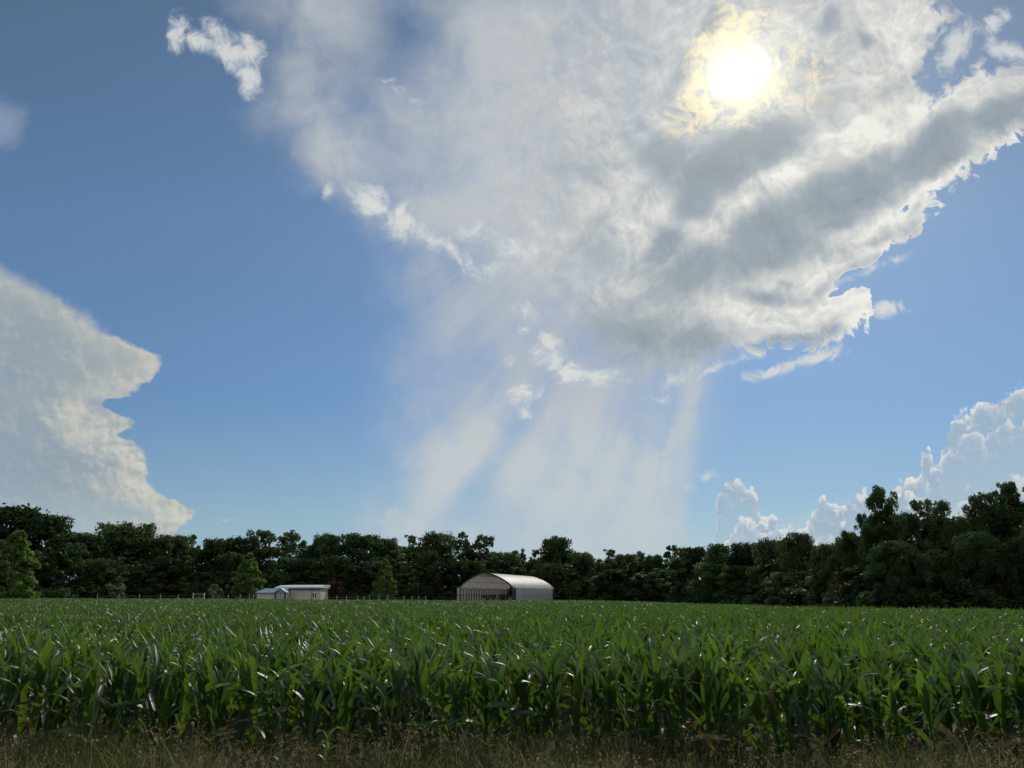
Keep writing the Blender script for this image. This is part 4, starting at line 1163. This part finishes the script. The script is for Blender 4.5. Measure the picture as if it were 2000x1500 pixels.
def corn_mesh(seed):
    r = np.random.default_rng(seed)
    lm, sm = MB(), MB()
    H = r.uniform(0.60, 0.74)                      # height of the stalk's tip inside the whorl
    bend = r.uniform(-0.05, 0.05, 2)
    pts = [(bend[0] * q * q, bend[1] * q * q, q * H) for q in np.linspace(-0.03, 1, 5)]
    sm.tube(pts, np.linspace(0.014, 0.008, 5), 6)
    n = int(r.integers(9, 12)); plane = r.uniform(0, math.pi)
    for k in range(n):
        f = k / (n - 1)
        h = (0.10 + 0.86 * f ** 0.95) * H
        az = plane + math.pi * k + r.normal(0, 0.35)
        length = (0.36 + 0.36 * math.sin(math.pi * min(f + 0.12, 1) ** 0.9)) * r.uniform(0.85, 1.15)
        lean = (0.52 - 0.40 * f) * r.uniform(0.6, 1.35)
        droop = r.uniform(0.45, 2.3) * (1.05 - 0.55 * f)
        if f > 0.8: length *= 0.95; droop *= r.uniform(0.3, 1.2)
        corn_leaf(lm, h, az, length, lean, droop, r.uniform(0.032, 0.047), r.normal(0, 0.6), r, 1 if (k == 0 and r.uniform() < 0.5) or r.uniform() < 0.02 else 0)
    # sheaths of the leaves round the stalk
    for k in range(5):
        h = 0.12 + 0.17 * k
        lm.tube([(bend[0] * h * h, bend[1] * h * h, h * H), (bend[0] * h * h, bend[1] * h * h, (h + 0.14) * H)], [0.012, 0.017], 6)
    return lm.mesh('leaves', [M_corn, M_yellow], True), sm.mesh('stalk', [M_stalk], True)


CORN = [corn_mesh(100 + k) for k in range(16)]
CORN_LABEL = 'leafy green corn plant standing in the front rows along the dry grass'
rows = np.arange(FIELD_Y0, FIELD_Y1, 0.76)
made = 0
sources = []
far_pts = []
rc = np.random.default_rng(99)
for ri, y in enumerate(rows):
    half = 0.665 * y * 0.98 + 3.0
    step = 0.15 if y < 40 else (0.21 if y < 70 else 0.32)
    x = np.arange(-half, half, step); x = x + rc.normal(0, 0.03, len(x))
    yy = y - 0.06 * np.clip(x, -9, 9) + rc.normal(0, 0.05, len(x))
    keep = rc.uniform(0, 1, len(x)) > 0.03
    if y > 76: keep &= x < np.interp(y, [q[0] for q in RE], [q[1] for q in RE]) - 4.0 * (y < 100) - 3.0
    x, yy = x[keep], yy[keep]
    inside = np.abs(x) < 0.655 * y + 0.6
    for a, c in zip(x, yy):
        if made < 300 and abs(a) < 0.655 * c + 0.3:
            lv, st = CORN[made % len(CORN)]
            s = random.uniform(0.86, 1.13)
            o = empty('corn_plant', (a, c, float(ground_z(a, c)) - 0.02), random.uniform(0, 6.28), CORN_LABEL, 'corn plant', 'corn plants of the front rows')
            o.scale = (s, s, s * random.uniform(0.94, 1.08)); o.rotation_euler = (random.gauss(0, .05), random.gauss(0, .05), random.uniform(0, 6.28))
            l_ = link('leaves', lv, o); link('stalk', st, o)
            if len(sources) < len(CORN): sources.append(l_)
            made += 1
        else:
            far_pts.append((a, c, y))
fp = np.array(far_pts)
fz = ground_z(fp[:, 0], fp[:, 1]) - 0.02
cm = bpy.data.meshes.new('corn'); cm.vertices.add(len(fp)); cm.vertices.foreach_set('co', np.stack([fp[:, 0], fp[:, 1], fz], 1).astype(np.float32).ravel())
patch = np.sin(fp[:, 0] * 0.21 + 1.3 * np.sin(fp[:, 1] * 0.13)) * 0.05 + np.sin(fp[:, 1] * 0.4 + fp[:, 0] * 0.07) * 0.03


def attr(me, nm, kind, dom, vals):
    at_ = me.attributes.new(nm, kind, dom)
    at_.data.foreach_set('vector' if kind == 'FLOAT_VECTOR' else 'value', np.ascontiguousarray(vals).ravel())


attr(cm, 'kindex', 'INT', 'POINT', rc.integers(0, len(CORN), len(fp)).astype(np.int32))
rot = np.stack([rc.normal(0, .06, len(fp)), rc.normal(0, .06, len(fp)), rc.uniform(0, 6.283, len(fp))], 1).astype(np.float32)
attr(cm, 'turn', 'FLOAT_VECTOR', 'POINT', rot)
sc_ = (rc.uniform(0.84, 1.12, len(fp)) + patch) * np.where(fp[:, 2] > 75, 1.06, 1.0)
wide = sc_ * np.where(fp[:, 2] > 75, 1.45, np.where(fp[:, 2] > 45, 1.15, 1.0))
attr(cm, 'size', 'FLOAT_VECTOR', 'POINT', np.stack([wide, wide, sc_], 1).astype(np.float32))
corn = link('corn', cm)
tag(corn, 'wide field of green corn stretching away to the woods', 'corn', kind='stuff')
gt = bpy.data.node_groups.new('plant_corn', 'GeometryNodeTree')
gt.interface.new_socket('Geometry', in_out='INPUT', socket_type='NodeSocketGeometry'); gt.interface.new_socket('Geometry', in_out='OUTPUT', socket_type='NodeSocketGeometry')
gi = gt.nodes.new('NodeGroupInput'); go = gt.nodes.new('NodeGroupOutput')
iop = gt.nodes.new('GeometryNodeInstanceOnPoints'); jn = gt.nodes.new('GeometryNodeJoinGeometry')
for s in sources:
    oi = gt.nodes.new('GeometryNodeObjectInfo'); oi.transform_space = 'ORIGINAL'; oi.inputs['Object'].default_value = s; oi.inputs['As Instance'].default_value = True
    gt.links.new(oi.outputs['Geometry'], jn.inputs[0])


def named(nm, ty):
    n = gt.nodes.new('GeometryNodeInputNamedAttribute'); n.data_type = ty; n.inputs['Name'].default_value = nm
    return n.outputs['Attribute']


gt.links.new(gi.outputs[0], iop.inputs['Points']); gt.links.new(jn.outputs[0], iop.inputs['Instance'])
iop.inputs['Pick Instance'].default_value = True
gt.links.new(named('kindex', 'INT'), iop.inputs['Instance Index'])
e2r = gt.nodes.new('FunctionNodeEulerToRotation'); gt.links.new(named('turn', 'FLOAT_VECTOR'), e2r.inputs[0]); gt.links.new(e2r.outputs[0], iop.inputs['Rotation'])
gt.links.new(named('size', 'FLOAT_VECTOR'), iop.inputs['Scale'])
gt.links.new(iop.outputs[0], go.inputs[0])
md_ = corn.modifiers.new('plants', 'NODES'); md_.node_group = gt

# =========================================================================
# ROADSIDE GRASS AND WEEDS
# =========================================================================
def ribbons(n, xr, yr, hr, wr, bend, seed, segs=5, dens=None):
    """thin curved blades; returns verts, quads and the tip frames"""
    r = np.random.default_rng(seed)
    x = r.uniform(*xr, n); y = r.uniform(*yr, n)
    if dens is not None:
        k = r.uniform(0, 1, n) < dens(x, y); x, y = x[k], y[k]; n = len(x)
    h = r.uniform(*hr, n) * (0.75 + 0.25 * np.sin(x * 1.7 + 2 * np.sin(y * 1.1 + x * .3)))
    a = r.uniform(0, 6.283, n) * 0.6 + 0.3 * np.sin(x) + r.choice([0, 3.14], n)
    l0 = r.normal(0.12, 0.12, n); b = np.abs(r.normal(bend, bend * 0.6, n))
    t = np.linspace(0, 1, segs)
    th = l0[:, None] + b[:, None] * t[None] ** 1.8
    ds = h[:, None] / (segs - 1)
    rad = np.concatenate([np.zeros((n, 1)), np.cumsum(np.sin((th[:, 1:] + th[:, :-1]) / 2) * ds, 1)], 1)
    z = np.concatenate([np.zeros((n, 1)), np.cumsum(np.cos((th[:, 1:] + th[:, :-1]) / 2) * ds, 1)], 1)
    ca, sa = np.cos(a)[:, None], np.sin(a)[:, None]
    c = np.stack([x[:, None] + rad * ca, y[:, None] + rad * sa, ground_z(x, y)[:, None] + z - 0.02], 2)
    f = r.uniform(0, 6.283, n); sd = np.stack([np.cos(f), np.sin(f), np.zeros(n)], 1)
    w = r.uniform(*wr, n)[:, None] * np.clip(1.05 - t[None] ** 2, 0.12, 1)
    V = np.stack([c - sd[:, None] * w[..., None], c + sd[:, None] * w[..., None]], 2)     # n, segs, 2, 3
    base = np.arange(n)[:, None] * segs * 2 + np.arange(segs - 1)[None] * 2
    Q = np.stack([base, base + 1, base + 3, base + 2], -1).reshape(-1, 4)
    return V.reshape(-1, 3), Q, c[:, -1], unit(c[:, -1] - c[:, -2]), c[:, -2]


XR = (-9.0, 9.0)
tall_ = lambda x, y: np.clip(1.15 - 0.05 * np.abs(y - 12.5), 0.2, 1)
gm = MB()
v, q, *_ = ribbons(42000, XR, (5.6, 8.5), (0.12, 0.42), (0.002, 0.0045), 1.0, 301, 4); gm.add(v, q)
tag(gm.build('grass', M_grass), 'green blades of roadside grass in front of the corn', 'grass', kind='stuff')
dm = MB()
clumpy = lambda x, y: np.clip(0.30 + 0.75 * np.sin(x * 2.3 + 1.2 * np.sin(y * 3.1 + x * 0.9)) + 0.12 * (7.6 - y), 0.02, 1) * (y < 8.15 - 0.06 * x)
v, q, tip, d, mid = ribbons(10500, XR, (5.8, 8.3), (0.22, 0.62), (0.0016, 0.0034), 1.6, 302, 6, clumpy); dm.add(v, q)
r = np.random.default_rng(303)
for k in range(9):          # seed heads along the drooping tips
    pk = tip - d * (k * 0.012) + r.normal(0, 0.006, tip.shape)
    sel = r.uniform(0, 1, len(pk)) < 0.55
    dm.add(*cards(pk[sel], unit(r.normal(0, 1, (sel.sum(), 3))), 0.011, 0.5, r))
v, q, *_ = ribbons(13000, XR, (5.6, 8.3), (0.10, 0.42), (0.0014, 0.003), 2.0, 304, 4, clumpy); dm.add(v, q)
v, q, tip2, d2, _m = ribbons(1500, XR, (6.4, 8.2), (0.45, 0.85), (0.0022, 0.004), 1.9, 305, 8, lambda x, y: clumpy(x * 0.7 + 2.0, y) ** 1.5); dm.add(v, q)
for k in range(14):
    pk = tip2 - d2 * (k * 0.016) + r.normal(0, 0.007, tip2.shape)
    dm.add(*cards(pk, unit(r.normal(0, 1, pk.shape)), 0.013, 0.5, r))
tag(dm.build('dry_grass', M_dry), 'tan dry seed grass along the bottom edge of the cornfield', 'grass', kind='stuff')


def weed(px, py, y, h, n, label, seed, broad=0.02):
    x, _ = at(px, py, y); z0 = float(ground_z(x, y)) - 0.02
    r = np.random.default_rng(seed)
    o = empty('weed', (x, y, z0), 0.0, label, 'weed')
    sm = MB(); sm.tube([(0, 0, 0), (0.02, 0.01, h * 0.5), (0.0, 0.03, h)], [0.006, 0.005, 0.002], 5); sm.build('stem', M_weed, o, True)
    for k in range(n):
        lm = MB(); broad_k = broad * 0.62; corn_leaf(lm, h * (0.30 + 0.66 * k / max(n - 1, 1)), k * 2.6 + r.uniform(0, 1), h * r.uniform(0.5, 0.75), r.uniform(0.15, 0.4), r.uniform(1.6, 2.6), broad_k * r.uniform(0.8, 1.2), r.normal(0, 0.5), r)
        lm.build('leaf', M_weed, o, True)


weed(636, 1510, 7.15, 0.36, 8, 'bright yellow-green broad-leaved weed in the dry grass, the tallest at the very bottom edge', 401, 0.032)
weed(546, 1505, 7.1, 0.24, 3, 'small pale green weed with one curled leaf, left of the brightest weed', 402, 0.028)
weed(505, 1440, 7.9, 0.28, 4, 'dull green weed standing in the shade of the corn, left of the curled-leaf weed', 403, 0.02)
weed(1492, 1475, 7.5, 0.32, 5, 'pale green weed in the dry grass at the right of the verge', 404, 0.022)
weed(870, 1470, 7.5, 0.26, 4, 'low green weed in the middle of the verge', 405, 0.022)
weed(1180, 1460, 7.6, 0.3, 4, 'thin green weed among tan stems below the barn', 406, 0.018)
weed(1740, 1470, 7.6, 0.34, 5, 'leafy weed near the bottom right end of the verge', 407, 0.024)
